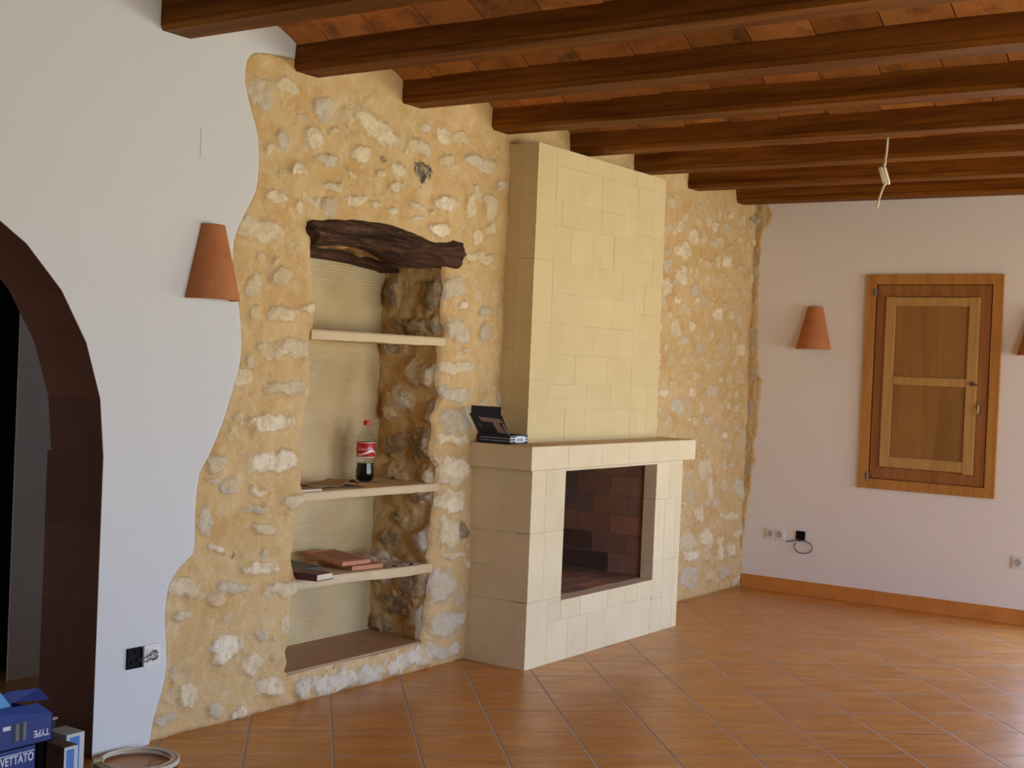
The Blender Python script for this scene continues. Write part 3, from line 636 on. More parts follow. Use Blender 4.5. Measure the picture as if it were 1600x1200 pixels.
# ---- beams
pf = [(0, 2.915), (0, 2.834), (.003, 2.832), (.003, 2.828), (-.001, 2.826), (-.001, 2.820), (.012, 2.801), (BW - .012, 2.801), (BW + .001, 2.820), (BW + .001, 2.826), (BW - .003, 2.828), (BW - .003, 2.832), (BW, 2.834), (BW, 2.915)]
mb = MB(); mb.prism(pf, YB - .05, 4.16, 'y')
beam0 = mb.build('ceiling_beam', M['beam'])
vis = [x for x in BX_all if x >= 3.48]
order = ['leftmost and nearest of the brown wooden ceiling beams, over the white wall', 'second brown wooden ceiling beam from the left, ending where the stone patch begins',
         'third brown wooden ceiling beam from the left, above the dark log lintel', 'fourth brown wooden ceiling beam from the left, ending just left of the chimney breast',
         'fifth brown wooden ceiling beam from the left, its end just behind the chimney breast top', 'sixth brown wooden ceiling beam from the left, behind the right half of the chimney breast',
         'seventh brown wooden ceiling beam from the left, just right of the chimney breast', 'last and farthest brown wooden ceiling beam, next to the shutter wall']
first = True
for x in BX_all:
    o = beam0 if first else beam0.copy()
    if not first: COL.objects.link(o)
    first = False
    o.location = (x, 0, 0)
    if x >= 3.48: l = order[vis.index(x)]
    else: l = 'brown wooden ceiling beam over the left end of the room, outside the picture'
    tag(o, l, 'beam', 'wooden ceiling beams')

# ------------------------------------------------------------------ fireplace
fp = empty('fireplace', (6.5, 4.1, 0), 'pale yellow sandstone block fireplace with mantel and chimney breast against the rubble wall', 'fireplace')
def P(o):      # keep world-space meshes in place under a thing whose empty has been moved
    o.location = -Vector(o.parent.location); return o
rb_ = random.Random(21)
def blocks(mb, rects, y0, y1, g=.0011, var=.05):
    for r in rects:
        x0, x1, z0, z1 = r[:4]; ya = r[4] if len(r) > 4 else y0; yb = r[5] if len(r) > 5 else y1
        c = rb_.uniform(1 - var, 1 + var * .6); w = rb_.uniform(-.02, .02)
        j = lambda: rb_.uniform(.3, 1.7) * g
        mb.box(x0 + j(), x1 - j(), ya + rb_.uniform(0, .0012), yb, z0 + j(), z1 - j(), 0, (c, c - abs(w) * .5, c - abs(w) * 1.5))
def col(x0, x1, zs_, *r): return [(x0, x1, a, c) + r for a, c in zip(zs_[:-1], zs_[1:])]
def row(z0, z1, xs_, *r): return [(a, c, z0, z1) + r for a, c in zip(xs_[:-1], xs_[1:])]
cb = []
cb += col(5.912, 6.10, [1.150, 1.49, 1.80, 2.137, 2.475, 2.755], 3.92, 4.03)
cb += row(2.66, 2.755, [6.10, 6.417, 6.68, 6.98]); cb += row(2.472, 2.66, [6.10, 6.30, 6.59, 6.80, 7.02])
cb += row(2.335, 2.472, [6.10, 6.17, 6.40, 6.60, 6.87, 7.02]); cb += row(2.14, 2.335, [6.10, 6.277, 6.522, 6.75, 7.02])
cb += row(1.968, 2.14, [6.10, 6.308, 6.652, 6.87, 7.02]); cb += row(1.80, 1.968, [6.10, 6.423, 6.77, 7.02])
cb += row(1.635, 1.80, [6.10, 6.25, 6.56, 6.83, 7.02]); cb += row(1.468, 1.635, [6.10, 6.374, 6.735, 7.02])
cb += row(1.385, 1.468, [6.10, 6.30, 6.508]); cb += row(1.333, 1.385, [6.10, 6.508]); cb += row(1.333, 1.468, [6.508, 6.78, 7.02])
cb += row(1.150, 1.333, [6.10, 6.283, 6.50, 6.84, 7.02])
cb += [(6.98, 7.20, 2.66, 2.755), (7.02, 7.20, 2.545, 2.66), (7.20, 7.355, 2.60, 2.755), (7.20, 7.358, 2.38, 2.60), (7.02, 7.20, 2.38, 2.545), (7.02, 7.235, 2.22, 2.38), (7.235, 7.36, 2.075, 2.38),
       (7.02, 7.235, 2.075, 2.22), (7.02, 7.14, 1.90, 2.075), (7.14, 7.362, 1.90, 2.075), (7.02, 7.365, 1.74, 1.90), (7.02, 7.18, 1.60, 1.74), (7.18, 7.366, 1.47, 1.74), (7.02, 7.18, 1.472, 1.60),
       (7.02, 7.23, 1.333, 1.472), (7.23, 7.37, 1.15, 1.47), (7.02, 7.108, 1.15, 1.333), (7.108, 7.23, 1.15, 1.333)]
mb = MB()
blocks(mb, cb, 3.92, 4.0, .0008, .03)
blocks(mb, col(5.912, 6.0, [1.150, 1.33, 1.65, 1.97, 2.30, 2.60, 2.755], 4.03, 4.14), 0, 0, .0012)
mb.box(5.9145, 7.353, 3.9225, 4.15, 1.148, 2.753, 1)
mb.box(7.28, 7.356, 3.98, 4.16, 1.15, 2.752, 0, (.97, .97, .95))
P(mb.build('chimney_breast', [M['mares'], M['joint']], fp, color=True))
hs = []
hs += [(5.69, 5.89, 0, .345, 3.73, 3.965), (5.69, 5.835, .345, .70, 3.73, 3.965), (5.69, 5.825, .70, 1.026, 3.73, 3.94), (5.835, 6.017, .345, .70), (5.825, 6.017, .70, 1.026)]
hs += row(0, .22, [5.89, 6.10, 6.30, 6.496, 6.80, 7.03]); hs += row(.22, .323, [5.89, 6.02, 6.22, 6.518, 6.722, 6.86, 7.04])
hs += [(5.89, 6.017, .323, .345), (7.03, 7.176, 0, .205), (7.04, 7.176, .205, .43), (7.04, 7.165, .43, .80), (7.04, 7.21, .80, 1.026), (7.176, 7.31, 0, .425), (7.31, 7.375, 0, .425, 3.73, 3.9), (7.165, 7.31, .425, .80), (7.31, 7.375, .425, .80, 3.73, 3.9), (7.21, 7.375, .80, 1.026, 3.73, 3.9)]
hs += row(1.011, 1.026, [6.017, 6.36, 6.72, 7.04])
mb = MB(); blocks(mb, hs, 3.73, 3.813, .0012, .05)
blocks(mb, [(5.69, 5.80, 0, .183, 3.965, 4.13), (5.69, 5.80, .183, .34, 3.965, 4.13), (5.69, 5.80, .34, .518, 3.965, 4.13), (5.69, 5.80, .518, .697, 3.965, 4.13), (5.69, 5.80, .697, 1.026, 3.94, 4.13)], 0, 0, .0014)
mb.box(7.30, 7.375, 3.9, 4.14, 0, 1.026, 0, (.97, .96, .95))
for x0, x1, z0, z1 in ((5.6925, 6.013, .002, 1.024), (7.044, 7.372, .002, 1.024), (6.0, 7.05, .002, .320), (6.0, 7.05, 1.014, 1.024)):
    mb.box(x0, x1, 3.7325, 3.810, z0, z1, 1)
mb.box(5.6925, 5.78, 3.74, 4.14, .002, 1.024, 1)
P(mb.build('hearth_surround', [M['mares2'], M['joint']], fp, color=True))
mb = MB(); blocks(mb, [(a, c, 1.028, 1.149) for a, c in ((5.65, 6.004), (6.004, 6.352), (6.352, 6.664), (6.664, 6.948), (6.948, 7.266), (7.266, 7.50))], 3.71, 4.13, .0008, .035)
mb.v = [(x, y, z) for x, y, z in mb.v]
mb.box(5.652, 7.498, 3.7125, 4.14, 1.0265, 1.1485, 1)
mb.box(5.65, 7.50, 3.711, 4.13, 1.149, 1.1515, 0, (.86, .83, .78))
P(mb.build('mantel', [M['mares2'], M['joint']], fp, color=True, bevel=.0015, seg=1))
mb = MB()
BT = [(.95, .80, .78), (1.05, .80, .70), (.80, .72, .74), (1.20, .98, .72), (.88, .70, .64), (.72, .66, .66), (1.0, .86, .74)]
def bricks(mb, f, a0, a1, z0, z1, bl, bh, soot=None):
    z = z0; k = 0
    while z < z1 - .01:
        a = a0 - (bl / 2 if k % 2 else 0)
        while a < a1 - .01:
            p, q = max(a, a0), min(a + bl, a1); t = rb_.choice(BT)
            s = soot((p + q) / 2, z + bh / 2) if soot else 1
            t = tuple(c * s for c in t)
            if q - p > .02: f(p + .003, q - .003, z + .003, min(z + bh, z1) - .003, t)
            a += bl
        z += bh; k += 1
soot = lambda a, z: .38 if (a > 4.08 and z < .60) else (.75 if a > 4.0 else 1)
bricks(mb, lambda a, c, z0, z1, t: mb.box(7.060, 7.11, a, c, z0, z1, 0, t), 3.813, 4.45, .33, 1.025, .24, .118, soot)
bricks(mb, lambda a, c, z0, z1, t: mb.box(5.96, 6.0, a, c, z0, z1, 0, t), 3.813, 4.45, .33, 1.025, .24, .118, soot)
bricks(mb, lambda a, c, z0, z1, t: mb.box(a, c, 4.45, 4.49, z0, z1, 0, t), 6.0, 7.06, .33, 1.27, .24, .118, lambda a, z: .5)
bricks(mb, lambda a, c, z0, z1, t: mb.box(a, c, z0, z1, .27, .325, 0, t), 6.0, 7.06, 3.813, 4.45, .24, .115)
for r in ((7.0625, 7.12, 3.8135, 4.5, .27, 1.02), (5.95, 5.9975, 3.8135, 4.5, .27, 1.02), (5.95, 7.12, 4.4525, 4.5, .27, 1.28), (5.95, 7.12, 3.8135, 4.5, .24, .3225)): mb.box(*r, 1)
mb.box(5.95, 6.0, 4.12, 4.5, 1.0, 1.28, 1); mb.box(7.06, 7.12, 4.12, 4.5, 1.0, 1.28, 1); mb.box(5.95, 7.12, 4.12, 4.5, 1.24, 1.30, 1)
P(mb.build('firebox', [M['brick'], noisy('dark_mortar', (.20, .14, .11), (.28, .2, .16), 12, .9)], fp, color=True))

# ------------------------------------------------------------------ niche: shelves and timbers
def shelf(z0, z1, dz, lab, warp=0):
    x0 = float(NL(z1)) - .012; x1 = float(NR(z1 + dz)) + .014
    mb = MB(); n = 24; vs = []
    for i in range(n + 1):
        x = x0 + (x1 - x0) * i / n; t = i / n
        e = fbm(np.array([x * 6.]), np.array([z0 * 9]), 3, 3)[0] * .010
        zt = z1 + dz * t + warp * math.sin(t * math.pi); zb = z0 + dz * 1.2 * t + warp * math.sin(t * math.pi) + e * .5
        vs += [(x, D + .002 + e, zb), (x, D + e - .002, zb + .008), (x, D + e - .002, zt - .008), (x, D + .004 + e, zt), (x, 4.515, zt), (x, 4.515, zb)]
    fs = [(i * 6 + k, i * 6 + (k + 1) % 6, i * 6 + 6 + (k + 1) % 6, i * 6 + 6 + k) for i in range(n) for k in range(6)]
    fs += [tuple(range(5, -1, -1)), tuple(n * 6 + k for k in range(6))]
    mb.add(vs, fs)
    return tag(mb.build('niche_shelf', M['shelf'], smooth='auto'), lab, 'shelf', 'cream shelves in the niche')
shelf(1.640, 1.684, .003, 'top cream shelf of the niche, empty, closest to the dark log')
shelf(.912, .949, -.003, 'middle cream shelf of the niche, carrying the cola bottle')
shelf(.520, .562, -.025, 'lowest cream shelf of the niche, carrying bricks and a cloth')

TOP = [(4.345, 2.130), (4.352, 2.150), (4.359, 2.163), (4.40, 2.181), (4.463, 2.186), (4.541, 2.205), (4.608, 2.207), (4.705, 2.217), (4.774, 2.214), (4.852, 2.224), (4.941, 2.225), (5.023, 2.219), (5.108, 2.207), (5.177, 2.191), (5.239, 2.173), (5.292, 2.168), (5.391, 2.178), (5.444, 2.198), (5.50, 2.195), (5.515, 2.17)]
BOT = [(4.345, 2.125), (4.354, 2.112), (4.391, 2.088), (4.411, 2.051), (4.492, 2.064), (4.564, 2.075), (4.713, 2.088), (4.814, 2.088), (4.91, 2.075), (4.993, 2.051), (5.06, 2.028), (5.162, 2.024), (5.293, 2.030), (5.354, 2.044), (5.42, 2.034), (5.483, 2.030), (5.515, 2.06)]
n = 200; m = 40
s_ = np.linspace(4.345, 5.515, n); a_ = np.arange(m) * 2 * np.pi / m
zt = np.interp(s_, *zip(*TOP)); zb = np.interp(s_, *zip(*BOT)); cz = (zt + zb) / 2; hz = (zt - zb) / 2
SX = np.tile(s_[:, None], (1, m)); A_ = np.tile(a_[None, :], (n, 1))
co, si = np.cos(A_), np.sin(A_)
sq = lambda v, p: np.sign(v) * np.abs(v) ** p
gr = fbm(SX * 3.2, A_ * 5 + 3, 31, 4) * .026 + fbm(SX * 2.6, A_ * 14, 37, 3) * .022
wrapA = np.where(A_ > 3.0, 0, 1)
gr = gr * (1 - .85 * np.abs(si) ** 3)
cap = np.clip(np.minimum((s_ - 4.345) / .02, (5.515 - s_) / .008), 0.35, 1)[:, None]
LY = 4.175 - (0.10 + gr) * sq(co, .75) * cap
LZ = cz[:, None] + (hz[:, None] + gr * .35) * sq(si, .8)
V = np.stack([SX.ravel(), LY.ravel(), LZ.ravel()], 1)
F = []
for i in range(n - 1):
    for k in range(m): F.append((i * m + k, i * m + (k + 1) % m, (i + 1) * m + (k + 1) % m, (i + 1) * m + k))
F += [tuple(range(m - 1, -1, -1)), tuple((n - 1) * m + k for k in range(m))]
me = bpy.data.meshes.new('log_lintel'); me.from_pydata(V.tolist(), [], F); me.materials.append(M['log'])
me.polygons.foreach_set('use_smooth', [True] * len(me.polygons))
o = bpy.data.objects.new('log_lintel', me); COL.objects.link(o)
tag(o, 'thick crooked dark log lintel spanning the top of the niche', 'lintel')
T2 = [(4.28, 2.072), (4.709, 2.078), (4.823, 2.077), (4.981, 2.074), (5.113, 2.064), (5.249, 2.051), (5.337, 2.034)]
B2 = [(4.28, 2.030), (4.703, 2.047), (4.80, 2.050), (4.918, 2.050), (5.08, 2.045), (5.207, 2.034), (5.302, 2.026), (5.337, 2.018)]
mb = MB(); vs = []; n = 50
for i in range(n):
    x = 4.28 + (5.337 - 4.28) * i / (n - 1); t = np.interp(x, *zip(*T2)) + .004; b_ = np.interp(x, *zip(*B2)) - .006
    e = float(vnoise(np.array([x * 25.]), np.array([.5]), 3)[0]) * .005
    vs += [(x, 4.375 + e, b_), (x, 4.37 + e, (t + b_) / 2), (x, 4.375 + e, t), (x, 4.52, t), (x, 4.52, b_)]
mb.add(vs, [(i * 5 + k, i * 5 + (k + 1) % 5, i * 5 + 5 + (k + 1) % 5, i * 5 + 5 + k) for i in range(n - 1) for k in range(5)] + [(4, 3, 2, 1, 0), tuple((n - 1) * 5 + k for k in range(5))])
tag(mb.build('timber_lintel', M['log'], smooth='auto'), 'thin curved brown timber at the back of the niche, under the thick log', 'lintel')

# ------------------------------------------------------------------ terracotta wall lamps
def lamp(loc, rz, lab):
    mb = MB(); H = .306; n = 28; vs = []; th = .009
    rings = [(.127, 0), (.128, .004), (.0565, H - .004), (.055, H), (.055 - th, H), (.127 - th, 0)]
    for r, z in rings:
        for k in range(n + 1):
            a = math.pi + math.pi * k / n
            vs.append((r * math.cos(a), r * math.sin(a) * .97, z))
    q = n + 1
    fs = [(i * q + k, i * q + k + 1, ((i + 1) % 6) * q + k + 1, ((i + 1) % 6) * q + k) for i in range(6) for k in range(n)]
    fs += [tuple(i * q for i in range(6)), tuple(i * q + n for i in range(5, -1, -1))]
    mb.add(vs, fs)
    o = mb.build('wall_lamp', M['terra'], smooth='auto', loc=loc); o.rotation_euler = (0, 0, rz)
    return tag(o, lab, 'lamp', 'terracotta half-cone wall lamps')
lamp((3.785, YP, 1.774), 0, 'terracotta half-cone wall lamp on the white wall between the arch and the stone')
lamp((XC, 3.614, 1.771), -math.pi / 2, 'terracotta half-cone wall lamp between the stone wall and the wooden shutter')
lamp((XC, 2.075, 1.771), -math.pi / 2, 'terracotta half-cone wall lamp cut by the right edge, right of the wooden shutter')

# ------------------------------------------------------------------ shuttered window
win = empty('window_1', (XC, 2.77, .813), kind='structure')
def yb(mb, y0, y1, z0, z1, d0, d1): mb.box(XC - d1, XC - d0, y0, y1, z0, z1)
y0, y1, z0, z1, w = 2.305, 3.235, .813, 2.306, .068
mb = MB()
for poly_ in ([(y0, z0), (y1, z0), (y1 - w, z0 + w), (y0 + w, z0 + w)], [(y0, z1), (y0 + w, z1 - w), (y1 - w, z1 - w), (y1, z1)], [(y0, z0), (y0 + w, z0 + w), (y0 + w, z1 - w), (y0, z1)], [(y1, z0), (y1, z1), (y1 - w, z1 - w), (y1 - w, z0 + w)]):
    mb.prism(poly_, XC - .026, XC, 'x')
P(mb.build('window_casing', M['casing'], win, bevel=.003))
mb = MB(); a, c, e, f = y0 + w, y1 - w, z0 + w, z1 - w
g = .008
yb(mb, a, c, e, f, 0, .003)
for r in ((a + g, a + .078, e + g, f - g), (c - .078, c - g, e + g, f - g)): yb(mb, *r, .003, .016)
for r in ((a + .079, c - .079, e + g, e + .085), (a + .079, c - .079, f - .085, f - g)): yb(mb, *r, .003, .016)
sash = P(mb.build('window_sash', M['sash'], win, bevel=.002))
mb = MB(); a, c, e, f = 2.451, 3.086, .966, 2.150
yb(mb, a, a + .068, e - .006, f, .014, .038); yb(mb, c - .066, c, e + .004, f, .014, .038)
for r in ((a + .069, c - .067, f - .062, f - .002), (a + .069, c - .067, 1.545, 1.600), (a + .069, c - .067, e + .004, e + .078)): yb(mb, *r, .014, .036)
sh = P(mb.build('shutter', M['stile'], win, bevel=.0025))
for z_0, z_1 in ((1.600, f - .062), (e + .078, 1.545)):
    mb = MB(); yb(mb, a + .068, c - .066, z_0, z_1, .012, .026)
    o = mb.build('shutter_panel', M['panel'], sh)
mb = MB(); yb(mb, 2.463, 2.489, 1.556, 1.584, .038, .044); mb.tube([(XC - .04, 2.476, 1.570), (XC - .062, 2.476, 1.570), (XC - .066, 2.450, 1.567), (XC - .064, 2.435, 1.562)], .006, 8)
mb.build('shutter_latch', M['wire'], sh, smooth='auto')
mb = MB(); yb(mb, 2.418, 2.442, 1.350, 1.455, .016, .020); mb.tube([(XC - .018, 2.430, 1.425), (XC - .052, 2.430, 1.425)], .008, 10); mb.tube([(XC - .050, 2.430, 1.431), (XC - .053, 2.430, 1.395), (XC - .052, 2.436, 1.375)], .007, 8)
mb.build('window_handle', M['brass'], sash, smooth='auto')
for z in (.90, 2.18):
    mb = MB(); mb.tube([(XC - .030, 3.168, z - .03), (XC - .030, 3.168, z + .03)], .006, 10); yb(mb, 3.150, 3.186, z - .022, z + .022, .024, .029)
    P(mb.build('hinge', M['metal'], win, smooth='auto'))

# ------------------------------------------------------------------ sockets and open boxes
def basis(wall, p):   # local x along the wall to the viewer's right, y up, z out of the wall
    if wall == 'A': return Matrix(((1, 0, 0, p[0]), (0, 0, -1, p[1]), (0, 1, 0, p[2]), (0, 0, 0, 1)))
    return Matrix(((0, 0, -1, p[0]), (-1, 0, 0, p[1]), (0, 1, 0, p[2]), (0, 0, 0, 1)))
def socket(wall, p, gangs, lab, s=.083):
    t = empty('wall_socket', p, lab, 'socket')
    Bm = basis(wall, p); W = gangs * .071 + .012
    L = lambda o: P(o)
    mb = MB(); mb.box(-W / 2, W / 2, -s / 2, s / 2, 0, .009, M=Bm)
    L(mb.build('plate', M['socket'], t, bevel=.003))
    for g in range(gangs):
        cx = (g - (gangs - 1) / 2) * .071
        mb = MB(); mb.box(cx - .029, cx + .029, -.029, .029, .009, .012, M=Bm)
        r0 = len(mb.v)
        L(mb.build('insert', M['socket'], t, bevel=.002))
        mb = MB(); n = 28; vs = [];
        for r, z in ((.0225, .0121), (.0225, .0145), (.0205, .0145), (.0195, .0125)):
            vs += [Bm @ Vector((cx + r * math.cos(2 * math.pi * k / n), r * math.sin(2 * math.pi * k / n), z)) for k in range(n)]
        fs = [(i * n + k, i * n + (k + 1) % n, (i + 1) * n + (k + 1) % n, (i + 1) * n + k) for i in range(3) for k in range(n)] + [tuple(3 * n + k for k in range(n))]
        mb.add(vs, fs); L(mb.build('socket_well', M['socket2'], t, smooth='auto'))
        mb = MB()
        for sx in (-.0095, .0095): mb.prism([(cx + sx + .003 * math.cos(k * math.pi / 5), .003 * math.sin(k * math.pi / 5)) for k in range(10)], .0125, .0132, 'z', M=Bm)
        for sy in (-.018, .018): mb.box(cx - .004, cx + .004, sy - .002, sy + .002, .0125, .0138, M=Bm)
        L(mb.build('pin_hole', M['blackpl'], t))
    return t, Bm
s1, B1 = socket('A', (3.557, YP, .357), 1, 'single white wall socket on the white wall beside the arch, with wires hanging out', .088)
mb = MB()
for dz, sg in ((.012, 1), (-.006, -1)):
    mb.tube([B1 @ Vector(q) for q in ((-.075, -.010 + dz * .6, -.004), (-.055, -.012 + dz * .5, .012), (-.035, -.014 + dz, .018), (-.015, -.003 + dz, .020), (-.004, dz * 1.2 - .006, .019), (.008, dz * 2.0 * 1 - .004, .020), (.020, dz * .6, .018), (.014, sg * .016, .017), (.004, sg * .012, .014))], .0018, 6)
P(mb.build('loose_wire', M['wire'], s1, smooth=True))
socket('B', (XC, 3.845, .418), 2, 'double white wall socket near the stone corner on the shutter wall')
socket('B', (XC, 2.138, .410), 1, 'single white wall socket low at the right edge, on the shutter wall')
def jbox(wall, p, w, h, lab):
    t = empty('junction_box', p, lab, 'junction box'); Bm = basis(wall, p); mb = MB(); e = .003
    mb.box(-w / 2, w / 2, -h / 2, h / 2, 0, .003, M=Bm)
    for r in ((-w / 2, -w / 2 + e, -h / 2, h / 2), (w / 2 - e, w / 2, -h / 2, h / 2), (-w / 2, w / 2, -h / 2, -h / 2 + e), (-w / 2, w / 2, h / 2 - e, h / 2)): mb.box(*r, .003, .010, M=Bm)
    for q in ((-w * .3, h * .18), (w * .12, h * .3), (-w * .1, -h * .2), (w * .28, -h * .1)): mb.box(q[0] - .008, q[0] + .008, q[1] - .006, q[1] + .006, .003, .008, M=Bm)
    P(mb.build('box_body', M['blackpl'], t)); return t, Bm
jbox('A', (3.470, YP, .358), .073, .080, 'open black junction box in the white wall, left of the wired socket')
j2, B2_ = jbox('B', (XC, 3.648, .425), .066, .066, 'open black junction box with a loop of cable, on the shutter wall')
mb = MB(); pts = [(-.105, -.052, .006), (-.07, -.046, .012), (-.03, -.034, .016), (.01, -.032, .018)]
for k in range(17):
    a = math.radians(105 - k * 20); pts.append((.028 + .068 * math.cos(a), -.077 + .046 * math.sin(a), .016 + .004 * math.sin(a * 2)))
mb.tube([B2_ @ Vector(q) for q in pts], .0035, 8)
mb.tube([B2_ @ Vector(q) for q in ((-.02, -.02, .004), (-.03, -.034, .014), (.0, -.036, .017), (.028, -.030, .016))], .005, 8)
P(mb.build('cable_loop', M['wire'], j2, smooth=True))
mb = MB(); Bc = basis('A', (3.773, YP, 2.402)); mb.box(-.064, .064, -.060, .060, 0, .0022, M=Bc)
tag(mb.build('cover_plate', M['white'], bevel=.001, seg=1), 'blank square cover plate painted white, high on the wall above the left lamp', 'cover plate')

# ------------------------------------------------------------------ cables
t = empty('ceiling_cable', (6.66, 2.293, 2.80), 'pale lamp cable knotted and hanging from the ceiling beams at the right', 'cable')
q = lambda x, z, d=0: (x, 2.293 + d, z)
mb = MB()
mb.tube([q(6.661, 2.806), q(6.662, 2.77), q(6.657, 2.73), q(6.645, 2.69), q(6.636, 2.648), q(6.632, 2.63)], .0058, 10)
mb.tube([q(6.655, 2.565), q(6.632, 2.545), q(6.604, 2.515), q(6.580, 2.485), q(6.562, 2.450), q(6.549, 2.425)], .0058, 10)
P(mb.build('cable', M['cream2'], t, smooth=True))
mb = MB()
for k in range(4):
    d = (k - 1.5) * .008; pts = []
    for i in range(20):
        a = i * 2 * math.pi / 20; u = math.cos(a) * (.055 - .006 * (k % 2)); v = math.sin(a) * (.010 + .001 * k)
        ux, uz = .72, -.69; wx, wz = .69, .72
        pts.append(q(6.634 + u * ux + v * wx, 2.605 + u * uz + v * wz, d + .006 * math.sin(a)))
    mb.tube(pts, .0075, 8, closed=True)
mb.tube([q(6.60, 2.655, -.01), q(6.575, 2.648, -.02)], .006, 8)
P(mb.build('cable_bundle', M['cream2'], t, smooth=True))
# coil on the floor
t = empty('cable_coil', (3.362, 3.925, 0), 'coil of cream electrical cable lying on the floor below the white wall', 'cable coil')
mb = MB(); pts = []; rc = random.Random(4)
turns = 7; N = turns * 36; rads = [rc.uniform(.128, .152) for _ in range(turns + 2)]; offs = [(rc.uniform(-.010, .010), rc.uniform(-.010, .010), rc.uniform(.006, .026)) for _ in range(turns + 2)]
for i in range(N):
    k = i // 36; f = (i % 36) / 36; a = i * 2 * math.pi / 36
    r = rads[k] * (1 - f) + rads[k + 1] * f; o1 = [offs[k][j] * (1 - f) + offs[k + 1][j] * f for j in range(3)]
    pts.append((3.362 + o1[0] + r * math.cos(a), 3.925 + o1[1] + r * math.sin(a), .0052 + max(0, o1[2] - .006)))
mb.tube(pts, .0048, 8)
P(mb.build('coil', M['cream'], t, smooth=True))
mb = MB(); mb.tube([(3.362 + .135 * math.cos(a), 3.925 + .135 * math.sin(a), .006 + .008 * math.sin((a - 1) * 2) ** 2) for a in [x * .1 for x in range(2, 34)]] + [(3.26, 3.86, .008), (3.33, 3.83, .006), (3.42, 3.86, .006)], .0048, 8)
P(mb.build('loose_end', M['cream'], t, smooth=True))
mb = MB(); mb.box(-.012, .012, -.02, .02, 0, .032, M=Matrix.Translation((3.362 + .14 * math.cos(2.55), 3.925 + .14 * math.sin(2.55), 0)) @ Matrix.Rotation(2.55 - math.pi / 2, 4, 'Z'))
P(mb.build('cable_tie', flat('yellow_tape', (.50, .47, .20), .5), t, bevel=.003))

# ------------------------------------------------------------------ bottle
t = empty('cola_bottle', (5.105, 4.350, .9505), 'plastic cola bottle with red label and red cap, two-thirds drunk, on the middle niche shelf', 'bottle')
def gl():
    m = bpy.data.materials.new('clear_bottle_plastic'); m.use_nodes = True; p = m.node_tree.nodes['Principled BSDF']
    p.inputs['Base Color'].default_value = (.93, .96, .95, 1); p.inputs['Roughness'].default_value = .05; p.inputs['Transmission Weight'].default_value = 1; p.inputs['IOR'].default_value = 1.12; return m
prof_ = [(.0, .006), (.026, .0), (.040, .004), (.0455, .018), (.0462, .045), (.0445, .066), (.0425, .082), (.0425, .098), (.0440, .116), (.0455, .124), (.0455, .196), (.0445, .206), (.040, .226), (.031, .246), (.020, .264), (.0145, .276), (.0135, .284)]
mb = MB(); mb.lathe(prof_, 40, cap=False); mb.lathe([(r - .0006 if r else 0, z + .0006) for r, z in prof_][::-1], 40, cap=False)
mb.build('bottle_body', gl(), t, smooth=True)
mb = MB(); mb.lathe([(.0, .0075), (.0255, .0015), (.039, .006), (.0442, .019), (.0449, .045), (.0432, .066), (.0414, .080), (.0413, .092)] + [(0, .092)], 40, cap=False)
mb.build('cola', flat('dark_cola', (.010, .006, .005), .12, .6), t, smooth='auto')
mb = MB(); mb.lathe([(.0459, .124), (.0464, .125), (.0464, .193), (.0459, .194)], 48, cap=False)
lb = mb.build('bottle_label', flat('red_label', (.52, .012, .02), .3), t, smooth=True)
wm = flat('white_print', (.85, .84, .83), .35)
def on_cyl(vs, r, zc, ang0, sx=1):
    return [((r + v.z) * math.cos(ang0 + v.x / r), (r + v.z) * math.sin(ang0 + v.x / r), zc + v.y) for v in vs]
mb = MB(); vs, fs = wrap_text('Coca-Cola', .0195, .35, .0004)
mb.add(on_cyl(vs, .0468, .163, math.radians(-139)), fs)
for zz_ in ((.1935, .1965), (.1215, .1245)): mb.lathe([(.0466, zz_[0]), (.0466, zz_[1])], 48, cap=False)
bd = []
for i in range(40):
    u = -.07 + .14 * i / 39; bd.append((u, -.020 + .010 * math.sin(u * 45)))
W_ = [Vector((u, v + s * (.003 + .0025 * math.sin(u * 30 + 1)), 0)) for u, v in bd for s in (-1, 1)]
mb.add(on_cyl(W_, .0467, .163, math.radians(-139)), [(2 * i, 2 * i + 1, 2 * i + 3, 2 * i + 2) for i in range(39)])
mb.build('label_print', wm, lb)
mb = MB(); mb.lathe([(.0, .281), (.0160, .281), (.0162, .283), (.0162, .302), (.0150, .305), (.0, .305)], 30, cap=False)
mb.build('cap', flat('red_cap', (.55, .012, .02), .35), t, smooth='auto')

# ------------------------------------------------------------------ things on the niche shelves
ZS2, ZS3 = .9495, .5615
t = empty('booklet', (4.49, 4.16, ZS2), 'small closed booklet with a brown cover at the left end of the middle shelf', 'booklet')
Rm = Matrix.Translation((4.485, 4.185, ZS2)) @ Matrix.Rotation(math.radians(-4), 4, 'Z')
mb = MB(); mb.box(-.07, .064, -.058, .050, .0015, .010, M=Rm); P(mb.build('pages', flat('page_edge', (.72, .66, .55), .8), t))
mb = MB(); mb.box(-.072, .062, -.052, .052, .010, .0125, M=Rm); mb.box(-.072, .066, -.060, .052, 0, .0015, M=Rm); P(mb.build('cover', noisy('brown_cover', (.14, .07, .045), (.30, .17, .11), 14, .5), t))
def sheet(name, mat, fn, nu, nv, lab, cat):
    u = np.linspace(0, 1, nu); v = np.linspace(0, 1, nv); U, Vv = np.meshgrid(u, v, indexing='ij')
    x, y, z = fn(U, Vv)
    o = np_obj(name, np.stack([x.ravel(), y.ravel(), z.ravel()], 1), grid_faces(nu, nv), mat)
    so = o.modifiers.new('thickness', 'SOLIDIFY'); so.thickness = .0012; so.offset = 1
    return tag(o, lab, cat)
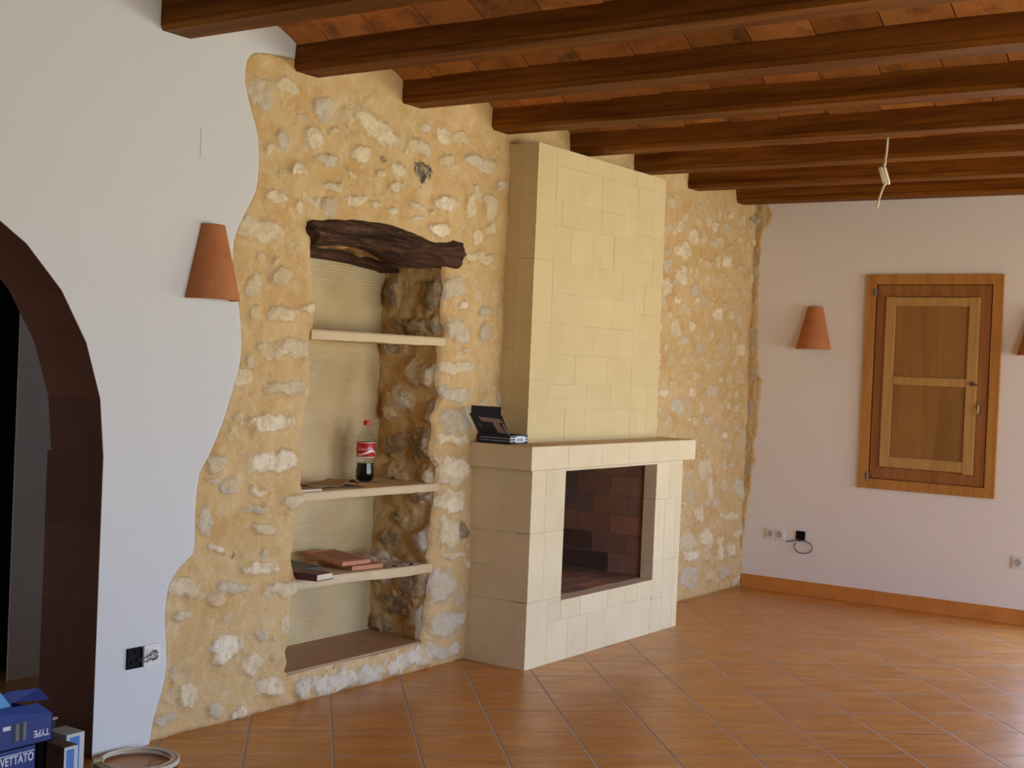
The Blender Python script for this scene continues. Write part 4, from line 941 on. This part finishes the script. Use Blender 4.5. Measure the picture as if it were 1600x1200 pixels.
def leaf(U, V_):
    x = 4.60 + .30 * U + .05 * V_; y = 4.20 + .20 * V_ - .03 * U; z = ZS2 + .002 + .030 * np.exp(-((U - .72) / .16) ** 2) * (1 - .5 * V_) + .006 * np.abs(np.sin(U * 7 + V_ * 2))
    return x, y, z
sheet('folded_leaflet', noisy('brown_paper', (.16, .10, .075), (.46, .33, .23), 7, .6), leaf, 40, 12, 'crumpled open leaflet lying between the booklet and the cola bottle', 'leaflet')
# purple notebook
t = empty('notebook', (4.46, 4.10, ZS3), 'thick dark purple notebook at the left front of the lowest niche shelf', 'notebook')
Rm = Matrix.Translation((4.455, 4.115, .5625)) @ Matrix.Rotation(math.radians(9), 4, 'Z') @ Matrix.Rotation(math.radians(1.3), 4, 'Y')
mb = MB(); mb.box(-.062, .060, -.098, .10, .003, .027, M=Rm); P(mb.build('pages', flat('page_block', (.74, .68, .50), .8), t))
pu = noisy('purple_cover', (.075, .022, .045), (.12, .04, .07), 12, .45)
mb = MB(); mb.box(-.066, .064, -.090, .104, .027, .031, M=Rm); mb.box(-.066, .066, -.104, .104, 0, .003, M=Rm); mb.box(-.068, -.062, -.100, .104, 0, .031, M=Rm)
P(mb.build('cover', pu, t, bevel=.0015, seg=1))
t2 = empty('dark_folder', (4.50, 4.33, ZS3), 'dark green folder lying behind the purple notebook, under the brick tiles', 'folder')
Rm = Matrix.Translation((4.56, 4.33, .5625)) @ Matrix.Rotation(math.radians(-8), 4, 'Z')
mb = MB(); mb.box(-.17, .12, -.10, .13, 0, .020, M=Rm); P(mb.build('folder_body', noisy('dark_green_card', (.035, .045, .04), (.075, .085, .075), 10, .5), t2, bevel=.003))
# brick tiles
bm_ = noisy('salmon_clay', (.52, .24, .14), (.60, .31, .19), 12, .85, .2, 60, .4, .002)
bs_ = noisy('painted_hole_shade', (.22, .10, .06), (.30, .14, .09), 14, .85)
def tile(M_, lab):
    t = empty('brick_tile', M_.translation, lab, 'brick', 'loose bricks on the lowest shelf')
    mb = MB(); mb.box(0, .215, 0, .235, 0, .020, M=M_); P(mb.build('brick_body', bm_, t, bevel=.002))
    mb = MB()
    for k in range(5): mb.box(.025 + k * .035, .040 + k * .035, .03, .205, .020, .0206, M=M_)  # dark strips on the face paint the shade inside the brick's holes
    P(mb.build('hole_shade_stripe', bs_, t)); return t
tile(Matrix.Translation((4.825, 4.165, .5512)) @ Matrix.Rotation(math.radians(-3), 4, 'Z') @ Matrix.Rotation(math.radians(1.3), 4, 'Y') @ Matrix.Rotation(math.radians(1), 4, 'X'), 'lower of the two thin salmon bricks on the lowest niche shelf')
tile(Matrix.Translation((4.770, 4.180, .5745)) @ Matrix.Rotation(math.radians(2), 4, 'Z') @ Matrix.Rotation(math.radians(1.3), 4, 'Y') @ Matrix.Rotation(math.radians(6), 4, 'X'), 'upper thin salmon brick with dark stripes, resting on the other brick')
def cloth(U, V_):
    x = 5.045 + .25 * U + .04 * V_; y = 4.135 + .28 * V_ - .02 * U
    z = .5465 - .006 * U + .002 + .020 * np.abs(fbm(U * 4 + 2, V_ * 4, 91, 3)) + .045 * np.exp(-((U - .62) / .16) ** 2 - ((V_ - .75) / .2) ** 2) + .030 * np.exp(-((U - .22) / .14) ** 2 - ((V_ - .8) / .25) ** 2)
    e = np.minimum(np.minimum(U, 1 - U), np.minimum(V_, 1 - V_)); z = z - .0 * e
    return x + .02 * fbm(U * 3, V_ * 3, 4, 2), y + .03 * fbm(U * 2 + 5, V_ * 3, 6, 2), z
sheet('crumpled_cloth', noisy('grey_beige_cloth', (.44, .36, .27), (.54, .46, .36), 9, .9), cloth, 50, 40, 'crumpled grey-beige cloth right of the bricks on the lowest niche shelf', 'cloth')

# ------------------------------------------------------------------ open dark blue box on the mantel
t = empty('tool_box', (5.78, 3.99, 1.1515), 'open dark blue cardboard box with raised lid on the left end of the mantel', 'box')
nb = noisy('navy_card', (.018, .026, .050), (.026, .036, .065), 5, .45); wht = flat('pale_print', (.55, .58, .66), .5); gp = flat('grey_pink_print', (.36, .29, .30), .5)
X0, X1, Y0, Y1, Z0 = 5.700, 5.868, 3.885, 4.082, 1.1515
mb = MB(); mb.box(X0, X1, Y0, Y1, Z0, Z0 + .003)
for r in ((X0, X0 + .003, Y0, Y1), (X1 - .003, X1, Y0, Y1), (X0, X1, Y0, Y0 + .003), (X0, X1, Y1 - .003, Y1)): mb.box(*r, Z0, Z0 + .046)
P(mb.build('tray', nb, t))
mb = MB()
for z in (.013, .027): mb.box(X0 - .0006, X0, Y0 + .002, Y1 - .002, Z0 + z, Z0 + z + .003); mb.box(X0, X1, Y0 - .0006, Y0, Z0 + z, Z0 + z + .0065)
P(mb.build('side_stripe', wht, t))
mb = MB(); cxx = X0 + .095; n = 24
mb.prism([(cxx + .048 * math.copysign(abs(math.cos(2 * math.pi * k / n)) ** .5, math.cos(2 * math.pi * k / n)), Z0 + .023 + .017 * math.copysign(abs(math.sin(2 * math.pi * k / n)) ** .5, math.sin(2 * math.pi * k / n))) for k in range(n)], Y0 - .0016, Y0 - .0002, 'y')
bad = P(mb.build('badge', flat('white_badge', (.72, .74, .80), .4), t))
mb = MB()
for dx_, w_, h_ in ((-.022, .012, .018), (-.004, .012, .010), (.014, .016, .018)): mb.box(cxx + dx_ - w_ / 2, cxx + dx_ + w_ / 2, Y0 - .0022, Y0 - .0016, Z0 + .023 - h_ / 2, Z0 + .023 + h_ / 2)
mb.build('badge_mark', flat('grey_mark', (.22, .23, .27), .5), bad)
# lid: hinged on the long left edge, leaning back towards the viewer
hx, hz = X0, Z0 + .046; tx, tz = X0 - .085, Z0 + .152
lid_o = Vector((hx, 0, hz)); ld = Vector((tx - hx, 0, tz - hz)); L_ = ld.length; ld.normalize(); nrm = Vector((-ld.z, 0, ld.x))
if nrm.x > 0: nrm = -nrm
def LP(y, s, d=0): return Vector((hx, y, hz)) + ld * s + nrm * d
def lid_quad(mb, pts, d0, d1):
    v = [LP(y, s, d0) for y, s in pts] + [LP(y, s, d1) for y, s in pts]; n = len(pts)
    mb.add(v, [(i, (i + 1) % n, n + (i + 1) % n, n + i) for i in range(n)] + [tuple(range(n - 1, -1, -1)), tuple(range(n, 2 * n))])
mb = MB(); lid_quad(mb, [(Y0, 0), (Y1, 0), (Y1 + .006, L_), (Y0 - .004, L_)], 0, .003)
top = LP(Y0, L_); 
mb.box(top.x - .003, top.x, Y0 + .002, Y1 - .006, top.z, top.z + .042)
lid = P(mb.build('lid', nb, t))
def YL(f): return Y1 - (Y1 - Y0) * f
mb = MB()
lid_quad(mb, [(YL(.22), .118), (YL(.90), .112), (YL(.98), .085), (YL(.30), .090)], .003, .0036)
lid_quad(mb, [(YL(.62), .092), (YL(.80), .092), (YL(.90), .014), (YL(.66), .018)], .003, .0036)
lid_quad(mb, [(YL(.90), .078), (YL(.97), .080), (YL(1.0), .012), (YL(.93), .008)], .003, .0036)
mb.build('tool_picture', gp, lid)
mb = MB(); lid_quad(mb, [(YL(.12), .078), (YL(.20), .074), (YL(.24), .050), (YL(.14), .054)], .003, .0036)
mb.build('lid_mark', flat('dim_blue_print', (.10, .12, .18), .5), lid)

# ------------------------------------------------------------------ cartons by the arch
blu = noisy('blue_carton', (.020, .040, .17), (.030, .055, .22), 4, .45); lblu = flat('bright_blue_print', (.07, .20, .55), .45); cyan = noisy('light_blue_flap', (.10, .28, .60), (.16, .38, .70), 3, .5)
whp = flat('white_lettering', (.62, .66, .74), .5)
def lettering(txt, size, centre, rot180, parent, shear=0, sx=1):
    vs, fs = wrap_text(txt, size, shear, .0004, size * .02)
    s = -1 if rot180 else 1
    xm = max(abs(v.x) for v in vs) * sx
    mb = MB(); mb.add([(centre[0] - xm + s * v.x * sx, centre[1] - .0008 - v.z, centre[2] + s * v.y) for v in vs], fs)
    return P(mb.build('lettering', whp, parent)) if parent.type == 'EMPTY' else mb.build('lettering', whp, parent)
YC = 3.93
t = empty('blue_carton', (2.80, 4.03, 0), 'lower closed blue carton with white VETTATO lettering, on the floor by the arch', 'carton', 'stacked blue cartons')
mb = MB(); mb.box(2.58, 2.915, YC, 4.13, 0, .168); cb_ = P(mb.build('carton_body', blu, t, bevel=.002))
lettering('BREVETTATO', .042, (2.908, YC, .130), False, t, 0, .72)
mb = MB(); mb.box(2.60, 2.90, YC - .0008, YC, .086, .089); mb.box(2.585, 2.91, YC - .0008, YC, .150, .153); P(mb.build('white_line', whp, t))
t = empty('blue_carton', (2.82, 4.03, .168), 'upper open blue carton with upside-down TYPE lettering and raised flaps', 'carton', 'stacked blue cartons')
u0, u1, v0, v1, w0, w1 = 2.60, 2.985, YC + .004, 4.16, .169, .262
mb = MB(); mb.box(u0, u1, v0, v1, w0, w0 + .003)
for r in ((u0, u0 + .003, v0, v1), (u1 - .003, u1, v0, v1), (u0, u1, v0, v0 + .003), (u0, u1, v1 - .003, v1)): mb.box(*r, w0, w1)
P(mb.build('carton_body', blu, t))
mb = MB()   # front flap, leaning inwards
mb.add([(u0, v0, w1), (u1, v0, w1), (u1 - .02, v0 + .055, w1 + .030), (u0 + .02, v0 + .045, w1 + .05), (u0, v0 + .002, w1 + .001), (u1, v0 + .002, w1 + .001), (u1 - .02, v0 + .057, w1 + .031), (u0 + .02, v0 + .047, w1 + .051)], [(0, 1, 2, 3), (7, 6, 5, 4), (0, 4, 5, 1), (1, 5, 6, 2), (2, 6, 7, 3), (3, 7, 4, 0)])
P(mb.build('front_flap', flat('mid_blue_flap', (.035, .085, .32), .45), t))
mb = MB()   # side flap standing up, light blue inside
mb.add([(2.735, v0 + .01, w1), (2.90, v0 + .10, w1 + .01), (2.79, v0 + .05, w1 + .115), (2.735, v0 + .012, w1 + .001), (2.90, v0 + .103, w1 + .01), (2.79, v0 + .053, w1 + .116), (2.66, v0 + .01, w1), (2.66, v0 + .013, w1)], [(6, 0, 1, 2), (7, 5, 4, 3), (0, 3, 4, 1), (1, 4, 5, 2), (2, 5, 7, 6)])
P(mb.build('side_flap', cyan, t))
mb = MB()   # back flap
mb.add([(u0 + .12, v1 - .004, w1), (u1, v1 - .004, w1), (3.125, v1 - .02, w1 - .012), (3.105, v1 + .015, w1 + .028), (2.985, v1 + .015, w1 + .038), (u0 + .12, v1 - .002, w1), (u1, v1 - .002, w1), (3.125, v1 - .018, w1 - .012), (3.105, v1 + .017, w1 + .028), (2.985, v1 + .017, w1 + .038)], [(0, 1, 2, 3, 4), (9, 8, 7, 6, 5)] + [(i, i + 5, (i + 1) % 5 + 5, (i + 1) % 5) for i in range(5)])
bf = P(mb.build('back_flap', blu, t))
lettering('TYPE', .034, (2.972, v0, .205), True, t, 0, .85)
mb = MB()
for a, c, z0_, z1_, in ((2.835, 2.850, .195, .252), (2.865, 2.878, .192, .255),): mb.box(a, c, v0 - .0008, v0, z0_, z1_)
P(mb.build('print_patch', flat('grey_green_print', (.13, .15, .14), .5), t))
mb = MB(); mb.box(2.823, 2.832, v0 - .0005, v0, .19, .255); mb.box(2.852, 2.863, v0 - .0005, v0, .19, .255); P(mb.build('print_dark', flat('black_print', (.01, .01, .012), .5), t))
mb = MB(); mb.box(2.745, 2.775, v0 - .0008, v0, .222, .240); P(mb.build('print_patch', flat('magenta_print', (.30, .06, .20), .5), t))
mb = MB(); mb.box(2.785, 2.815, v0 - .0008, v0, .238, .252); P(mb.build('print_patch', whp, t))
# small boxes
def small(x0, x1, y0, y1, h, lab, side):
    t = empty('small_box', ((x0 + x1) / 2, (y0 + y1) / 2, 0), lab, 'box', 'small boxes by the arch')
    mb = MB(); mb.box(x0, x1, y0, y1, 0, h); bo = P(mb.build('box_body', side, t, bevel=.001, seg=1))
    mb = MB(); mb.box(x0 + .001, x1 - .001, y0 - .0008, y0 - .0001, .002, h - .002); P(mb.build('front_panel', flat('white_front', (.55, .58, .58), .5), t))
    mb = MB(); w = x1 - x0; mb.box(x0 + w * .18, x0 + w * .72, y0 - .0016, y0 - .0008, .01, h - .012); P(mb.build('blue_panel', lblu, t))
    return t
brn = noisy('brown_card', (.12, .07, .045), (.17, .10, .065), 8, .7); gry = flat('pale_green_card', (.42, .47, .42), .6)
small(3.035, 3.095, 3.93, 4.03, .132, 'small white and blue box with brown sides, front one beside the blue cartons', brn)
small(3.105, 3.185, 4.01, 4.12, .146, 'small white and blue box standing behind the brown-sided one, against the arch jamb', gry)
mb = MB(); mb.box(3.02, 3.15, 4.135, 4.235, 0, .17)
tag(mb.build('dark_box', noisy('dark_blue_card', (.02, .022, .04), (.035, .035, .055), 6, .6), bevel=.002), 'small plain dark box at the back, between the blue cartons and the arch jamb', 'box')
mb = MB(); Rm = Matrix.Translation((3.10, 4.18, .171)) @ Matrix.Rotation(.1, 4, 'Z'); mb.box(-.06, .06, -.045, .045, 0, .006, M=Rm)
tag(mb.build('paper_slip', flat('lilac_paper', (.45, .42, .46), .7)), 'pale folded paper slip lying on top of the dark box', 'paper')

# ------------------------------------------------------------------ daylight
w = bpy.data.worlds.new('World'); SC.world = w; w.use_nodes = True; nt_ = w.node_tree; nt_.nodes.clear()
out = nt_.nodes.new('ShaderNodeOutputWorld'); bg = nt_.nodes.new('ShaderNodeBackground'); tc = nt_.nodes.new('ShaderNodeTexCoord'); sp = nt_.nodes.new('ShaderNodeSeparateXYZ'); rp = nt_.nodes.new('ShaderNodeValToRGB'); ma = nt_.nodes.new('ShaderNodeMath')
ma.operation = 'MULTIPLY_ADD'; ma.inputs[1].default_value = .5; ma.inputs[2].default_value = .5
nt_.links.new(tc.outputs['Generated'], sp.inputs[0]); nt_.links.new(sp.outputs[2], ma.inputs[0]); nt_.links.new(ma.outputs[0], rp.inputs[0]); nt_.links.new(rp.outputs[0], bg.inputs[0]); nt_.links.new(bg.outputs[0], out.inputs[0])
e = rp.color_ramp.elements
GROUND = (.86, .85, .73, 1); SKYH = (.64, .79, 1.0, 1); SKYZ = (.35, .55, 1.0, 1)
e[0].position = 0; e[0].color = GROUND; e[1].position = 1; e[1].color = SKYZ
k = e.new(.485); k.color = GROUND; k = e.new(.515); k.color = SKYH; k = e.new(.72); k.color = (.50, .68, 1.0, 1)
bg.inputs[1].default_value = 11.0
def portal(name, loc, rot, sx, sz):
    l = bpy.data.lights.new(name, 'AREA'); l.shape = 'RECTANGLE'; l.size = sx; l.size_y = sz
    l.cycles.is_portal = True
    o = bpy.data.objects.new(name, l); COL.objects.link(o); o.location = loc; o.rotation_euler = rot
portal('window_portal', ((W0 + W1) / 2, YB - .29, WH / 2), (math.radians(90), 0, math.radians(0)), W1 - W0, WH)
portal('window_portal', ((V0 + V1) / 2, YB - .29, VH / 2), (math.radians(90), 0, 0), V1 - V0, VH)
portal('hallway_added_opening_portal', (XL - .09, 4.95, 1.70), (math.radians(90), 0, math.radians(-90)), .7, 1.0)  # lets sky light in through the opening added at the hallway end
portal('side_window_portal', (XC + .29, (D0 + D1) / 2, (DH + DS) / 2), (math.radians(90), 0, math.radians(90)), D1 - D0, DH - DS)

# ------------------------------------------------------------------ camera
cam = bpy.data.cameras.new('camera'); co_ = bpy.data.objects.new('camera', cam); COL.objects.link(co_)
r = Vector((0.56323425, -0.8252217, 0.04214633)); u = Vector((-0.01355445, 0.04177221, 0.99903521)); f = Vector((0.82618609, 0.56326212, -0.01234211))
Mx = Matrix((( r.x, u.x, -f.x, 0), (r.y, u.y, -f.y, 0), (r.z, u.z, -f.z, 1.55), (0, 0, 0, 1)))
co_.matrix_world = Mx; cam.sensor_width = 36; cam.lens = 2080.86 / 1600 * 36; cam.clip_start = .05
SC.camera = co_
vs_ = SC.view_settings; vs_.view_transform = 'Standard'; vs_.look = 'None'; vs_.gamma = 1; vs_.use_curve_mapping = False; vs_.exposure = -0.12
SC.cycles.max_bounces = 12; SC.cycles.diffuse_bounces = 6; SC.cycles.caustics_reflective = False; SC.cycles.caustics_refractive = False
SC.cycles.sample_clamp_indirect = 6
